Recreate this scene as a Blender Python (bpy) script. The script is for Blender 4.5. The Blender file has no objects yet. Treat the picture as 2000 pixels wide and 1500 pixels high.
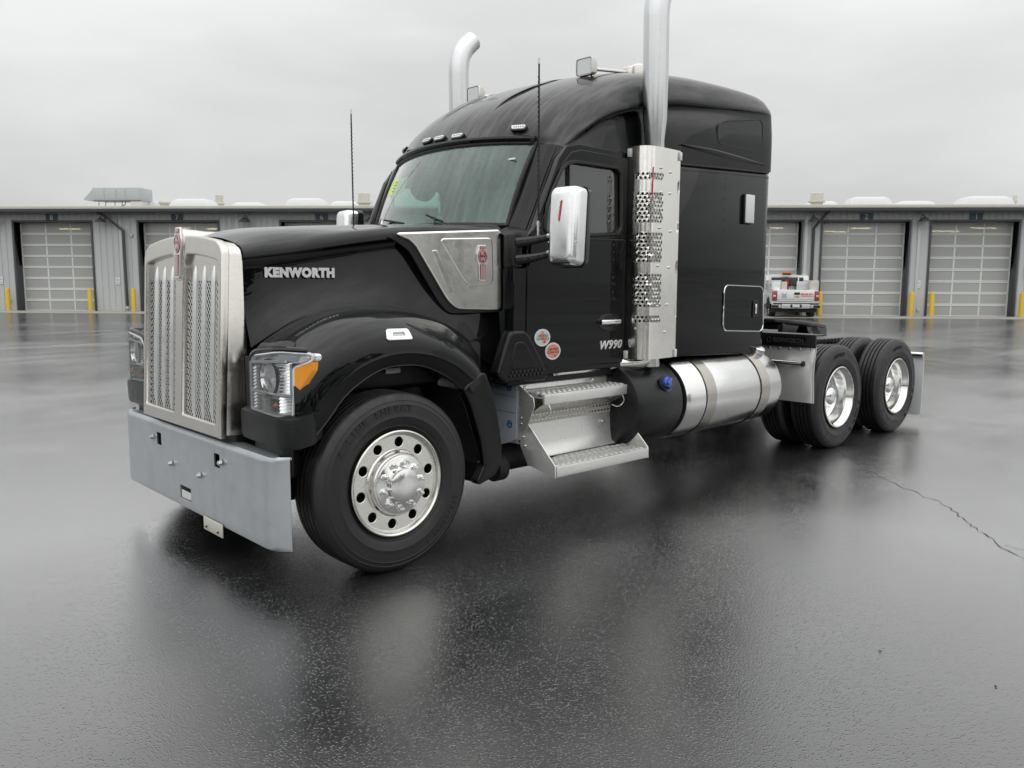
import bpy, bmesh, math, random
from mathutils import Vector, Matrix
random.seed(7)
R = math.radians
SC = bpy.context.scene
COL = SC.collection

# ------------------------------------------------------------------ camera
def cam_axes(yaw, pitch, roll):
    f = Vector((math.sin(yaw)*math.cos(pitch), math.cos(yaw)*math.cos(pitch), math.sin(pitch)))
    r = Vector((math.cos(yaw), -math.sin(yaw), 0)); u = r.cross(f)
    return r*math.cos(roll)+u*math.sin(roll), u*math.cos(roll)-r*math.sin(roll), f
r_, u_, f_ = cam_axes(R(42.691), R(-7.104), R(0.217))
cd = bpy.data.cameras.new('camera'); cam = bpy.data.objects.new('camera', cd); COL.objects.link(cam)
cam.matrix_world = Matrix(((r_.x, u_.x, -f_.x, -2.596), (r_.y, u_.y, -f_.y, -4.966), (r_.z, u_.z, -f_.z, 1.623), (0, 0, 0, 1)))
cd.sensor_width = 36; cd.lens = 1627.17/2000*36; cd.clip_start = 0.05; cd.clip_end = 3000
SC.camera = cam

# ------------------------------------------------------------------ sky (overcast), sun, exposure
SUN_EL, SUN_AZ = R(42), R(215)
W = bpy.data.worlds.new('World'); SC.world = W; W.use_nodes = True
nt = W.node_tree; nt.nodes.clear()
def wn(t): return nt.nodes.new(t)
out = wn('ShaderNodeOutputWorld'); bg = wn('ShaderNodeBackground'); nt.links.new(bg.outputs[0], out.inputs[0])
sky = wn('ShaderNodeTexSky'); sky.sky_type = 'NISHITA'; sky.sun_disc = False
sky.sun_elevation = SUN_EL; sky.sun_rotation = SUN_AZ; sky.dust_density = 4; sky.ozone_density = 1
hs = wn('ShaderNodeHueSaturation'); hs.inputs['Saturation'].default_value = 0.15; hs.inputs['Value'].default_value = 0.06
nt.links.new(sky.outputs[0], hs.inputs['Color'])
tc = wn('ShaderNodeTexCoord'); sep = wn('ShaderNodeSeparateXYZ'); nt.links.new(tc.outputs['Generated'], sep.inputs[0])
up = wn('ShaderNodeMath'); up.operation = 'MAXIMUM'; nt.links.new(sep.outputs['Z'], up.inputs[0]); up.inputs[1].default_value = 0
cie = wn('ShaderNodeMath'); cie.operation = 'MULTIPLY_ADD'; nt.links.new(up.outputs[0], cie.inputs[0])
cie.inputs[1].default_value = 1.1; cie.inputs[2].default_value = 0.61          # overcast sky: zenith far brighter than horizon
mp = wn('ShaderNodeMapping'); mp.inputs['Scale'].default_value = (1, 1, 3.2); nt.links.new(tc.outputs['Generated'], mp.inputs[0])
nz = wn('ShaderNodeTexNoise'); nz.inputs['Scale'].default_value = 2.2; nz.inputs['Detail'].default_value = 5; nz.inputs['Roughness'].default_value = .5
nt.links.new(mp.outputs[0], nz.inputs['Vector'])
nr = wn('ShaderNodeMapRange'); nr.inputs[1].default_value = .3; nr.inputs[2].default_value = .7; nr.inputs[3].default_value = .84; nr.inputs[4].default_value = 1.1
nt.links.new(nz.outputs['Fac'], nr.inputs[0])
ml = wn('ShaderNodeMath'); ml.operation = 'MULTIPLY'; nt.links.new(cie.outputs[0], ml.inputs[0]); nt.links.new(nr.outputs[0], ml.inputs[1])
tint = wn('ShaderNodeMix'); tint.data_type = 'RGBA'; tint.blend_type = 'MULTIPLY'; tint.inputs['Factor'].default_value = 1
tint.inputs['A'].default_value = (0.985, 1.0, 0.99, 1); nt.links.new(ml.outputs[0], tint.inputs['B'])
mx = wn('ShaderNodeMix'); mx.data_type = 'RGBA'; mx.inputs['Factor'].default_value = .06
nt.links.new(tint.outputs['Result'], mx.inputs['A']); nt.links.new(hs.outputs[0], mx.inputs['B'])
nt.links.new(mx.outputs['Result'], bg.inputs['Color']); bg.inputs['Strength'].default_value = 1.0
sd = bpy.data.lights.new('sun', 'SUN'); sd.energy = 0.9; sd.angle = R(150); sd.color = (1, .98, .95)
sun = bpy.data.objects.new('sun', sd); COL.objects.link(sun)
sdir = Vector((math.sin(SUN_AZ)*math.cos(SUN_EL), math.cos(SUN_AZ)*math.cos(SUN_EL), math.sin(SUN_EL)))
sun.rotation_euler = sdir.to_track_quat('Z', 'Y').to_euler()
vs = SC.view_settings; vs.view_transform = 'Standard'; vs.look = 'None'; vs.exposure = 0; vs.gamma = 1; vs.use_curve_mapping = False
SC.cycles.max_bounces = 8; SC.cycles.transparent_max_bounces = 16; SC.cycles.glossy_bounces = 5
SC.cycles.use_denoising = True; SC.cycles.caustics_reflective = False; SC.cycles.caustics_refractive = False
SC.cycles.sample_clamp_indirect = 4

# ------------------------------------------------------------------ materials
def newmat(name):
    m = bpy.data.materials.new(name); m.use_nodes = True
    return m, m.node_tree, m.node_tree.nodes['Principled BSDF']
def N(t, kind): return t.nodes.new(kind)
def coords(t, scale=1.0, vec=None, kind='Object'):
    c = N(t, 'ShaderNodeTexCoord'); mp = N(t, 'ShaderNodeMapping'); t.links.new(c.outputs[kind], mp.inputs[0])
    mp.inputs['Scale'].default_value = vec if vec else (scale,)*3
    return mp.outputs[0]
def noise(t, scale, detail=3, rough=.5, vec=None, dist=0):
    n = N(t, 'ShaderNodeTexNoise'); n.inputs['Scale'].default_value = scale; n.inputs['Detail'].default_value = detail
    n.inputs['Roughness'].default_value = rough; n.inputs['Distortion'].default_value = dist
    t.links.new(vec if vec else coords(t), n.inputs['Vector']); return n.outputs['Fac']
def rng(t, val, a, b, c, d, smooth=False):
    m = N(t, 'ShaderNodeMapRange'); t.links.new(val, m.inputs[0])
    for i, x in enumerate((a, b, c, d)): m.inputs[i+1].default_value = x
    if smooth: m.interpolation_type = 'SMOOTHSTEP'
    return m.outputs[0]
def mixc(t, fac, a, b):
    m = N(t, 'ShaderNodeMix'); m.data_type = 'RGBA'
    if isinstance(fac, float): m.inputs['Factor'].default_value = fac
    else: t.links.new(fac, m.inputs['Factor'])
    for k, v in (('A', a), ('B', b)):
        if isinstance(v, tuple): m.inputs[k].default_value = (*v, 1)
        else: t.links.new(v, m.inputs[k])
    return m.outputs['Result']
def bump(t, p, h, strength, dist=.01):
    b = N(t, 'ShaderNodeBump'); b.inputs['Strength'].default_value = strength; b.inputs['Distance'].default_value = dist
    t.links.new(h, b.inputs['Height']); t.links.new(b.outputs[0], p.inputs['Normal'])
def math2(t, op, a, b):
    m = N(t, 'ShaderNodeMath'); m.operation = op
    for i, v in enumerate((a, b)):
        if isinstance(v, (int, float)): m.inputs[i].default_value = v
        else: t.links.new(v, m.inputs[i])
    return m.outputs[0]
def simple(name, col, rough=.5, metal=0, var=.12, vscale=6, bumpk=0, bscale=200, spec=.5, coat=0, rvar=.06):
    m, t, p = newmat(name)
    n = noise(t, vscale, 4, .6)
    a = tuple(c*(1-var) for c in col); b = tuple(min(1, c*(1+var)) for c in col)
    t.links.new(mixc(t, n, a, b), p.inputs['Base Color'])
    t.links.new(rng(t, noise(t, vscale*2.3, 3), .3, .7, max(.02, rough-rvar), min(1, rough+rvar)), p.inputs['Roughness'])
    p.inputs['Metallic'].default_value = metal; p.inputs['Specular IOR Level'].default_value = spec
    if coat: p.inputs['Coat Weight'].default_value = coat; p.inputs['Coat Roughness'].default_value = .05
    if bumpk: bump(t, p, noise(t, bscale, 2), bumpk, .004)
    return m
def drops(t, scale):
    v = N(t, 'ShaderNodeTexVoronoi'); v.inputs['Scale'].default_value = scale; v.inputs['Randomness'].default_value = 1
    t.links.new(coords(t), v.inputs['Vector'])
    d = rng(t, v.outputs['Distance'], .12, .34, 1, 0, True)
    keep = rng(t, noise(t, scale*.55, 1), .5, .56, 0, 1)
    return math2(t, 'MULTIPLY', d, keep)
def paint(name, col, wet=1.0, rough=.03):
    m, t, p = newmat(name)
    p.inputs['Base Color'].default_value = (*col, 1)
    geo = N(t, 'ShaderNodeNewGeometry'); s = N(t, 'ShaderNodeSeparateXYZ'); t.links.new(geo.outputs['Normal'], s.inputs[0])
    top = rng(t, s.outputs['Z'], .05, .6, 0, 1)                                   # upward faces: rain film plus painted-in sky sheen
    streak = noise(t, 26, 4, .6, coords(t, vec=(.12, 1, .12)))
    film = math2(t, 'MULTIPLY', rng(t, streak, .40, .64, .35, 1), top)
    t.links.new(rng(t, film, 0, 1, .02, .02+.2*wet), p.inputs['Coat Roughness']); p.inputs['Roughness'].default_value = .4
    t.links.new(mixc(t, film, col, tuple(c+.075*wet for c in col)), p.inputs['Base Color'])  # grey sky sheen painted into the base colour, streaked like the rain film
    dr = drops(t, 62); dr2 = drops(t, 105)
    h = math2(t, 'MULTIPLY', math2(t, 'ADD', dr, math2(t, 'MULTIPLY', dr2, .5)), rng(t, s.outputs['Z'], -.1, .5, .12, 1))
    bump(t, p, h, .22*wet, .003); p.inputs['Specular IOR Level'].default_value = 0
    p.inputs['Coat Weight'].default_value = 1; p.inputs['Coat IOR'].default_value = 1.37
    return m
def metal(name, col, rough, rvar=.06, brush=None, dropk=.15, var=.06, bend=.0, bscale=3):
    m, t, p = newmat(name)
    n = noise(t, 5, 4, .6)
    t.links.new(mixc(t, n, tuple(c*(1-var) for c in col), tuple(min(1, c*(1+var)) for c in col)), p.inputs['Base Color'])
    p.inputs['Metallic'].default_value = 1
    rs = noise(t, 14, 5, .65, coords(t, vec=brush) if brush else None)
    t.links.new(rng(t, rs, .3, .7, max(.015, rough-rvar), rough+rvar), p.inputs['Roughness'])
    h = math2(t, 'ADD', math2(t, 'MULTIPLY', drops(t, 90), dropk), math2(t, 'MULTIPLY', noise(t, bscale, 2), bend))
    bump(t, p, h, .22, .004)
    return m
def glass(name, tintc, ior=1.5, boost=1.0, haze=0.0, hazec=(.5, .55, .53), rough=.02, streaks=False):
    m, t, p = newmat(name); t.nodes.remove(p); o = t.nodes['Material Output']
    tr = N(t, 'ShaderNodeBsdfTransparent'); tr.inputs[0].default_value = (*tintc, 1)
    gl = N(t, 'ShaderNodeBsdfGlossy'); gl.inputs['Roughness'].default_value = rough
    fr = N(t, 'ShaderNodeFresnel'); fr.inputs['IOR'].default_value = ior
    f = math2(t, 'MINIMUM', math2(t, 'MULTIPLY', fr.outputs[0], boost), 1.0)
    df = N(t, 'ShaderNodeBsdfDiffuse'); df.inputs[0].default_value = (*hazec, 1)
    base = N(t, 'ShaderNodeMixShader'); t.links.new(tr.outputs[0], base.inputs[1]); t.links.new(df.outputs[0], base.inputs[2])
    if streaks:
        st = noise(t, 18, 5, .7, coords(t, vec=(.15, 1, .15))); sp = noise(t, 120, 2)
        k = math2(t, 'ADD', rng(t, st, .4, .7, haze*.5, haze*1.5), rng(t, sp, .55, .7, 0, haze))
        t.links.new(k, base.inputs[0])
        b = N(t, 'ShaderNodeBump'); b.inputs['Strength'].default_value = .2; b.inputs['Distance'].default_value = .003
        t.links.new(drops(t, 80), b.inputs['Height']); t.links.new(b.outputs[0], gl.inputs['Normal'])
    else: base.inputs[0].default_value = haze
    ms = N(t, 'ShaderNodeMixShader'); t.links.new(f, ms.inputs[0]); t.links.new(base.outputs[0], ms.inputs[1]); t.links.new(gl.outputs[0], ms.inputs[2])
    t.links.new(ms.outputs[0], o.inputs[0]); return m
def emit(name, col, k):
    m, t, p = newmat(name); p.inputs['Emission Color'].default_value = (*col, 1); p.inputs['Emission Strength'].default_value = k
    p.inputs['Base Color'].default_value = (*col, 1); return m

M = {}
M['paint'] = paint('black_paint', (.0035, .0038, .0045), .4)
M['paint_roof'] = paint('black_paint_rain_sheen', (.0035, .0038, .0045), 1.1)  # roof copy: more rain and more painted-in sky grey
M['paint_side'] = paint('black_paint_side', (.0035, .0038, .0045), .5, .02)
M['plastic'] = simple('black_plastic', (.0095, .010, .0108), .33, bumpk=.15, bscale=500, spec=.35)
M['plastic_gloss'] = simple('black_gloss_plastic', (.01, .01, .011), .16)
M['matte'] = simple('matte_black', (.008, .008, .009), .65)
M['frame'] = simple('frame_black', (.01, .01, .011), .35)
M['rubber'] = simple('tyre_rubber', (.012, .012, .0125), .46, var=.3, vscale=9, bumpk=.12, bscale=300, rvar=.12)
M['seal'] = simple('rubber_seal', (.006, .006, .006), .5)
M['chrome'] = metal('chrome', (.82, .83, .84), .035, .02, dropk=.05)
M['chrome_wavy'] = metal('polished_stainless', (.88, .86, .82), .15, .05, dropk=.15, bend=.6, bscale=5)
M['stainless'] = metal('stainless', (.72, .71, .68), .15, .07, dropk=.2, bend=.12)
M['grille'] = metal('satin_chrome', (.66, .64, .60), .2, .06, dropk=.5)
M['blade'] = metal('grille_blade', (.72, .73, .73), .32, .04, dropk=.04)
M['screen'] = metal('woven_screen', (.68, .68, .66), .3, .05, dropk=0)
M['alu'] = metal('polished_aluminium', (.74, .74, .73), .17, .07, (1, 1, 8), .15, bend=.12)
M['alu_wheel'] = metal('machined_aluminium', (.76, .75, .71), .24, .06, dropk=.25)
M['alu_dish'] = metal('bright_aluminium', (.8, .8, .78), .13, .05, dropk=.1)
M['tread'] = simple('tread_plate', (.76, .76, .74), .3, metal=.6, var=.025, vscale=4, rvar=.06)
M['strap'] = metal('tank_strap', (.55, .52, .47), .2, .08, dropk=.2)
M['stack'] = metal('chromed_stack', (.6, .61, .62), .24, .05, (1, 1, .2), .3)
M['mirror_shell'] = metal('mirror_chrome', (.84, .85, .86), .2, .05, dropk=.3, bend=.1)
m, t, p = newmat('galvanised_bumper'); M['bumper'] = m
dr = noise(t, 9, 5, .65, coords(t, vec=(1, 1, .12))); sp = noise(t, 5, 6, .7)
t.links.new(mixc(t, rng(t, dr, .35, .65, 0, 1), mixc(t, rng(t, sp, .35, .65, 0, 1), (.40, .425, .46), (.52, .545, .58)), (.50, .525, .56)), p.inputs['Base Color'])
p.inputs['Metallic'].default_value = .72; t.links.new(rng(t, dr, .3, .7, .29, .34), p.inputs['Roughness']); bump(t, p, math2(t, 'ADD', math2(t, 'MULTIPLY', drops(t, 55), .5), noise(t, 40, 2)), .12, .004)
M['windshield'] = glass('windshield_glass', (.74, .98, .90), 1.5, 2.3, .19, (.22, .47, .41), .03, True)  # teal haze colour stands for wet dirt and the reflected sky
M['doorglass'] = glass('door_glass', (.72, .92, .85), 1.5, 3.2, .10, (.30, .36, .34), .015)  # grey haze colour stands in for reflected sky
M['lens'] = glass('clear_lens', (.96, .97, .98), 1.45, 1.0, .04, (.92, .94, .96), .03)
M['amber'] = simple('amber_lens', (1.0, .36, .02), .12, var=.03, coat=.6)
M['amber_dim'] = simple('amber_bulb', (.8, .3, .08), .2)
M['reflector'] = simple('lamp_reflector', (.97, .975, .98), .16, metal=.4, var=.01, bumpk=.3, bscale=26, spec=1)
M['lampwhite'] = simple('white_lens', (.78, .80, .82), .15, var=.03, coat=.5)
M['red'] = simple('red_enamel', (.33, .012, .02), .2, coat=.7)
M['silverpaint'] = simple('badge_silver', (.86, .86, .86), .2, metal=.5, var=.02)
M['greyplastic'] = simple('interior_grey', (.24, .26, .255), .7)
M['darkplastic'] = simple('interior_dark', (.04, .042, .043), .7)
M['sticker'] = simple('sticker_white', (.72, .76, .76), .35, var=.04)
M['sticker_red'] = simple('sticker_salmon', (.75, .28, .2), .4, var=.1)
M['sticker_green'] = simple('sticker_mint', (.55, .68, .6), .4, var=.06)
M['printred'] = simple('print_red', (.45, .03, .03), .5)
M['printdark'] = simple('print_dark', (.03, .03, .035), .5)
M['printblue'] = simple('print_blue', (.03, .16, .42), .5)
M['film'] = simple('protective_film', (.62, .68, .76), .22, var=.05)
M['yellownote'] = simple('yellow_green_paper', (.62, .78, .2), .6, var=.05)
M['bluecap'] = simple('blue_plastic', (.06, .12, .5), .35)
M['redmark'] = simple('red_marker', (.7, .06, .08), .5)
M['whitepaint'] = simple('white_paint', (.85, .86, .86), .2, var=.03, coat=.5)
M['galv'] = simple('galvanised_box', (.55, .56, .55), .35, metal=.4, var=.06)
M['flap'] = simple('mudflap_aluminium', (.80, .80, .78), .2, metal=.45)
M['flapwhite'] = simple('mudflap_pale', (.70, .72, .73), .35, var=.05)
M['sky_strip'] = metal('lamp_sky_strip', (.95, .96, .97), .16, .04, dropk=0)
M['orange'] = simple('orange_lens', (.85, .2, .02), .25)
M['gold'] = simple('gold_emblem', (.6, .4, .1), .3, metal=.6)

# asphalt
m, t, p = newmat('wet_asphalt'); M['asphalt'] = m
oc = coords(t)
big = noise(t, .16, 5, .6, oc, .8); mid = noise(t, 1.3, 5, .65, oc, .4); grain = noise(t, 88, 3, .8, oc); fine = noise(t, 210, 2, .6, oc)
stone = N(t, 'ShaderNodeTexVoronoi'); stone.inputs['Scale'].default_value = 105; t.links.new(oc, stone.inputs['Vector'])
track = noise(t, .55, 4, .55, coords(t, vec=(.12, 1.0, 1)), 1.0)
c = mixc(t, rng(t, mid, .3, .7, 0, 1), (.014, .0145, .015), (.027, .028, .029))
c = mixc(t, rng(t, track, .5, .62, 0, .5), c, (.05, .05, .049))
c = mixc(t, math2(t, 'MULTIPLY', rng(t, stone.outputs['Distance'], .1, .4, 1, 0), rng(t, stone.outputs['Distance'], 0, 1, .45, .3)), c, (.042, .042, .041)); t.links.new(c, p.inputs['Base Color'])
wet = math2(t, 'ADD', rng(t, big, .4, .62, 0, .55, True), math2(t, 'ADD', rng(t, track, .42, .66, 0, .3), rng(t, mid, .45, .7, 0, .2)))
p.inputs['Roughness'].default_value = .8
cell = N(t, 'ShaderNodeSeparateColor'); t.links.new(stone.outputs['Color'], cell.inputs[0])
dome = math2(t, 'MULTIPLY', rng(t, stone.outputs['Distance'], .0, .55, 1, 0, True), rng(t, cell.outputs[0], .35, .9, 0, 1))
h = math2(t, 'ADD', math2(t, 'MULTIPLY', grain, .55), math2(t, 'MULTIPLY', dome, .75))
h = math2(t, 'MULTIPLY', h, rng(t, wet, 0, .8, .55, 1.15))
bn = N(t, 'ShaderNodeBump'); bn.inputs['Strength'].default_value = .75; bn.inputs['Distance'].default_value = .0034; t.links.new(h, bn.inputs['Height'])
t.links.new(bn.outputs[0], p.inputs['Normal']); p.inputs['Specular IOR Level'].default_value = 0
gl = N(t, 'ShaderNodeBsdfGlossy'); t.links.new(bn.outputs[0], gl.inputs['Normal']); t.links.new(rng(t, wet, 0, 1, .13, .27), gl.inputs['Roughness'])
fr = N(t, 'ShaderNodeFresnel'); fr.inputs['IOR'].default_value = 1.5
fk = math2(t, 'MINIMUM', math2(t, 'MULTIPLY', fr.outputs[0], 3.0), .74)                # standing water film: strong mirror at low angles
ms = N(t, 'ShaderNodeMixShader'); t.links.new(fk, ms.inputs[0]); t.links.new(p.outputs[0], ms.inputs[1]); t.links.new(gl.outputs[0], ms.inputs[2]); t.links.new(ms.outputs[0], t.nodes['Material Output'].inputs[0])
M['crack'] = simple('asphalt_crack', (.014, .014, .014), .6)
M['concrete'] = simple('concrete', (.40, .385, .35), .5, var=.18, vscale=1.2, bumpk=.1, bscale=40)
M['cladding'] = simple('grey_cladding', (.52, .54, .545), .42, var=.05, vscale=1.5, rvar=.08)
M['trimwhite'] = simple('pale_trim', (.58, .60, .59), .4, var=.05)
M['fascia'] = simple('fascia_cream', (.62, .60, .54), .5, var=.08, vscale=2)
M['gutter'] = simple('dark_gutter', (.05, .05, .058), .45)
M['jamb'] = simple('charcoal_jamb', (.065, .068, .075), .5)
M['doorrail'] = simple('door_rail_white', (.76, .78, .76), .4, var=.04)
M['pane'] = glass('frosted_pane', (.5, .52, .5), 1.5, 1.6, .74, (.62, .63, .62), .12)
M['bollard'] = simple('yellow_bollard', (.72, .47, .04), .4, var=.08, vscale=4)
M['signblue'] = simple('sign_navy', (.02, .05, .08), .4)
M['signwhite'] = simple('sign_white', (.75, .76, .78), .4, var=.03)
M['roofing'] = simple('roof_membrane', (.5, .5, .48), .6)
M['skylight'] = simple('skylight_acrylic', (.62, .63, .63), .3, var=.03)
M['hvac'] = simple('hvac_galvanised', (.42, .45, .455), .4, var=.06, vscale=3)
M['vent'] = simple('vent_beige', (.55, .53, .47), .5, var=.08)
M['interior'] = simple('bay_interior', (.16, .16, .155), .8)
M['tube_light'] = emit('lit_tube', (1, .86, .42), 22.0)
M['leaves'] = simple('evergreen', (.03, .04, .03), .8, var=.4)
M['trailer'] = simple('trailer_white', (.6, .61, .62), .4)

# ------------------------------------------------------------------ mesh helpers
def link(name, me, mat=None, parent=None, world=True, sharp=35):
    if sharp is not None and len(me.polygons):
        me.polygons.foreach_set('use_smooth', [True]*len(me.polygons)); me.set_sharp_from_angle(angle=R(sharp))
    o = bpy.data.objects.new(name, me); COL.objects.link(o)
    if mat:
        me.materials.clear(); me.materials.append(M[mat] if isinstance(mat, str) else mat)
    if parent:
        o.parent = parent
        if world: o.matrix_parent_inverse = PW(parent).inverted()
    return o
def PW(o):
    mw = o.matrix_basis.copy()
    if o.parent: mw = PW(o.parent) @ o.matrix_parent_inverse @ mw
    return mw
def empty(name, loc=(0, 0, 0), rz=0, parent=None, world=True):
    o = bpy.data.objects.new(name, None); COL.objects.link(o); o.location = loc; o.rotation_euler = (0, 0, rz); o.empty_display_size = .2
    if parent:
        o.parent = parent
        if world: o.matrix_parent_inverse = PW(parent).inverted()
    return o
def tag(o, label, cat=None, group=None, kind=None):
    if label: o['label'] = label
    if cat: o['category'] = cat
    if group: o['group'] = group
    if kind: o['kind'] = kind
    return o
def pymesh(vs_, fs): me = bpy.data.meshes.new('m'); me.from_pydata([tuple(v) for v in vs_], [], fs); me.update(); return me
class MB:
    """collects geometry of one part"""
    def __init__(s): s.bm = bmesh.new()
    def _add(s, vs_, fs):
        b = [s.bm.verts.new(v) for v in vs_]
        for f in fs:
            try: s.bm.faces.new([b[i] for i in f])
            except ValueError: pass
        return s
    def mesh(s, me):
        s.bm.from_mesh(me); return s
    def box(s, lo, hi, bev=0, seg=2, M4=None):
        t_ = bmesh.new(); bmesh.ops.create_cube(t_, size=1)
        for v in t_.verts: v.co = Vector([lo[i]+(v.co[i]+.5)*(hi[i]-lo[i]) for i in range(3)])
        if bev: bmesh.ops.bevel(t_, geom=list(t_.edges), offset=bev, segments=seg, affect='EDGES', profile=.5)
        if M4: bmesh.ops.transform(t_, matrix=M4, verts=list(t_.verts))
        me = bpy.data.meshes.new('t'); t_.to_mesh(me); t_.free(); s.bm.from_mesh(me); bpy.data.meshes.remove(me); return s
    def prism(s, poly, vec, bev=0, seg=2):
        t_ = bmesh.new(); a = [t_.verts.new(q) for q in poly]; f = t_.faces.new(a)
        ex = bmesh.ops.extrude_face_region(t_, geom=[f]); vv = [g for g in ex['geom'] if isinstance(g, bmesh.types.BMVert)]
        bmesh.ops.translate(t_, verts=vv, vec=Vector(vec)); bmesh.ops.recalc_face_normals(t_, faces=list(t_.faces))
        if bev: bmesh.ops.bevel(t_, geom=list(t_.edges), offset=bev, segments=seg, affect='EDGES', profile=.5)
        me = bpy.data.meshes.new('t'); t_.to_mesh(me); t_.free(); s.bm.from_mesh(me); bpy.data.meshes.remove(me); return s
    def tube(s, pts, r, n=12, cap=True):
        pts = [Vector(q) for q in pts]; rs = r if isinstance(r, (list, tuple)) else [r]*len(pts)
        vs_, fs = [], []; prev = None
        for i, q in enumerate(pts):
            d = (pts[min(i+1, len(pts)-1)]-pts[max(i-1, 0)]).normalized()
            a = prev if prev else (Vector((0, 0, 1)) if abs(d.z) < .9 else Vector((1, 0, 0)))
            a = (a-d*a.dot(d)).normalized(); b = d.cross(a); prev = a
            for k in range(n):
                th = 2*math.pi*k/n; vs_.append(q+(a*math.cos(th)+b*math.sin(th))*rs[i])
        for i in range(len(pts)-1):
            for k in range(n): fs.append((i*n+k, i*n+(k+1) % n, (i+1)*n+(k+1) % n, (i+1)*n+k))
        if cap: fs.append(tuple(range(n-1, -1, -1))); fs.append(tuple(range((len(pts)-1)*n, len(pts)*n)))
        return s._add(vs_, fs)
    def revolve(s, prof, c, axis='Y', n=64, a0=0, a1=2*math.pi):
        full = abs(a1-a0-2*math.pi) < 1e-6; cnt = n if full else n+1; vs_, fs = [], []
        for (r, h) in prof:
            for k in range(cnt):
                th = a0+(a1-a0)*k/n; x, z = r*math.cos(th), r*math.sin(th)
                if axis == 'Y': vs_.append((c[0]+x, c[1]+h, c[2]+z))
                elif axis == 'X': vs_.append((c[0]+h, c[1]+x, c[2]+z))
                else: vs_.append((c[0]+x, c[1]+z, c[2]+h))
        for i in range(len(prof)-1):
            for k in range(n):
                k2 = (k+1) % cnt
                fs.append((i*cnt+k, i*cnt+k2, (i+1)*cnt+k2, (i+1)*cnt+k))
        return s._add(vs_, fs)
    def grid(s, rows, closed=False):
        n = len(rows[0]); vs_ = [q for r in rows for q in r]; fs = []
        for i in range(len(rows)-1):
            for k in range(n if closed else n-1):
                k2 = (k+1) % n; fs.append((i*n+k, i*n+k2, (i+1)*n+k2, (i+1)*n+k))
        return s._add(vs_, fs)
    def ngon(s, pts): return s._add(pts, [tuple(range(len(pts)))])
    def solid(s, th):
        bmesh.ops.recalc_face_normals(s.bm, faces=list(s.bm.faces)); bmesh.ops.solidify(s.bm, geom=list(s.bm.faces), thickness=th); return s
    def build(s, name, mat, parent=None, world=True, sharp=35, weld=True, recalc=True):
        if weld: bmesh.ops.remove_doubles(s.bm, verts=list(s.bm.verts), dist=.0004)
        if recalc: bmesh.ops.recalc_face_normals(s.bm, faces=list(s.bm.faces))
        me = bpy.data.meshes.new(name); s.bm.to_mesh(me); s.bm.free(); return link(name, me, mat, parent, world, sharp)
def crs(P, n):
    """smooth resample of a polyline to n points, spaced by arc length"""
    P = [Vector(q) for q in P]
    if len(P) == 2: return [P[0].lerp(P[1], i/(n-1)) for i in range(n)]
    E_ = [P[0]*2-P[1]]+P+[P[-1]*2-P[-2]]; D = []; K = 12
    for i in range(1, len(E_)-2):
        a, b, c, d = E_[i-1:i+3]
        for k in range(K):
            u = k/K; D.append(.5*((2*b)+(c-a)*u+(2*a-5*b+4*c-d)*u*u+(3*b-a-3*c+d)*u**3))
    D.append(P[-1]); L = [0]
    for i in range(1, len(D)): L.append(L[-1]+(D[i]-D[i-1]).length)
    o = []; j = 0
    for i in range(n):
        g = L[-1]*i/(n-1)
        while j < len(L)-2 and L[j+1] < g: j += 1
        u = (g-L[j])/max(1e-9, L[j+1]-L[j]); o.append(D[j].lerp(D[j+1], min(1, u)))
    return o
def crk(P, n):
    """smooth resample keeping knot stations (n points per span)"""
    P = [Vector(q) for q in P]; E_ = [P[0]*2-P[1]]+P+[P[-1]*2-P[-2]]; D = []
    for i in range(1, len(E_)-2):
        a, b, c, d = E_[i-1:i+3]
        for k in range(n):
            u = k/n; D.append(.5*((2*b)+(c-a)*u+(2*a-5*b+4*c-d)*u*u+(3*b-a-3*c+d)*u**3))
    D.append(P[-1]); return D
def patch(curves, nu, nv, knots=False):
    rows = [(crk(c_, nu) if knots else crs(c_, nu)) for c_ in curves]
    cols = [crk([r[k] for r in rows], nv) for k in range(len(rows[0]))]
    return [[cols[k][j] for k in range(len(cols))] for j in range(len(cols[0]))]
def side(pts, s): return [Vector((q[0], q[1]*s, q[2])) for q in pts]
def frame4(o, u, v):
    u = Vector(u).normalized(); v = Vector(v); v = (v-u*v.dot(u)).normalized(); n = u.cross(v)
    return Matrix(((u.x, v.x, n.x, o[0]), (u.y, v.y, n.y, o[1]), (u.z, v.z, n.z, o[2]), (0, 0, 0, 1)))
def plate_mesh(outer, holes=(), th=.01, bev=0, M4=None, bres=1):
    cu = bpy.data.curves.new('c', 'CURVE'); cu.dimensions = '2D'; cu.fill_mode = 'BOTH'; cu.extrude = max(0, th/2-bev); cu.bevel_depth = bev; cu.bevel_resolution = bres
    for lp in [outer]+list(holes):
        sp = cu.splines.new('POLY'); sp.points.add(len(lp)-1); sp.use_cyclic_u = True
        for q, co in zip(sp.points, lp): q.co = (co[0], co[1], 0, 1)
    ob = bpy.data.objects.new('c', cu); COL.objects.link(ob)
    me = bpy.data.meshes.new_from_object(ob); bpy.data.objects.remove(ob); bpy.data.curves.remove(cu)
    if M4: me.transform(M4)
    return me
def plate(name, outer, mat, parent=None, holes=(), th=.01, bev=0, M4=None, world=True, bres=1):
    return link(name, plate_mesh(outer, holes, th, bev, M4, bres), mat, parent, world)
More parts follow.
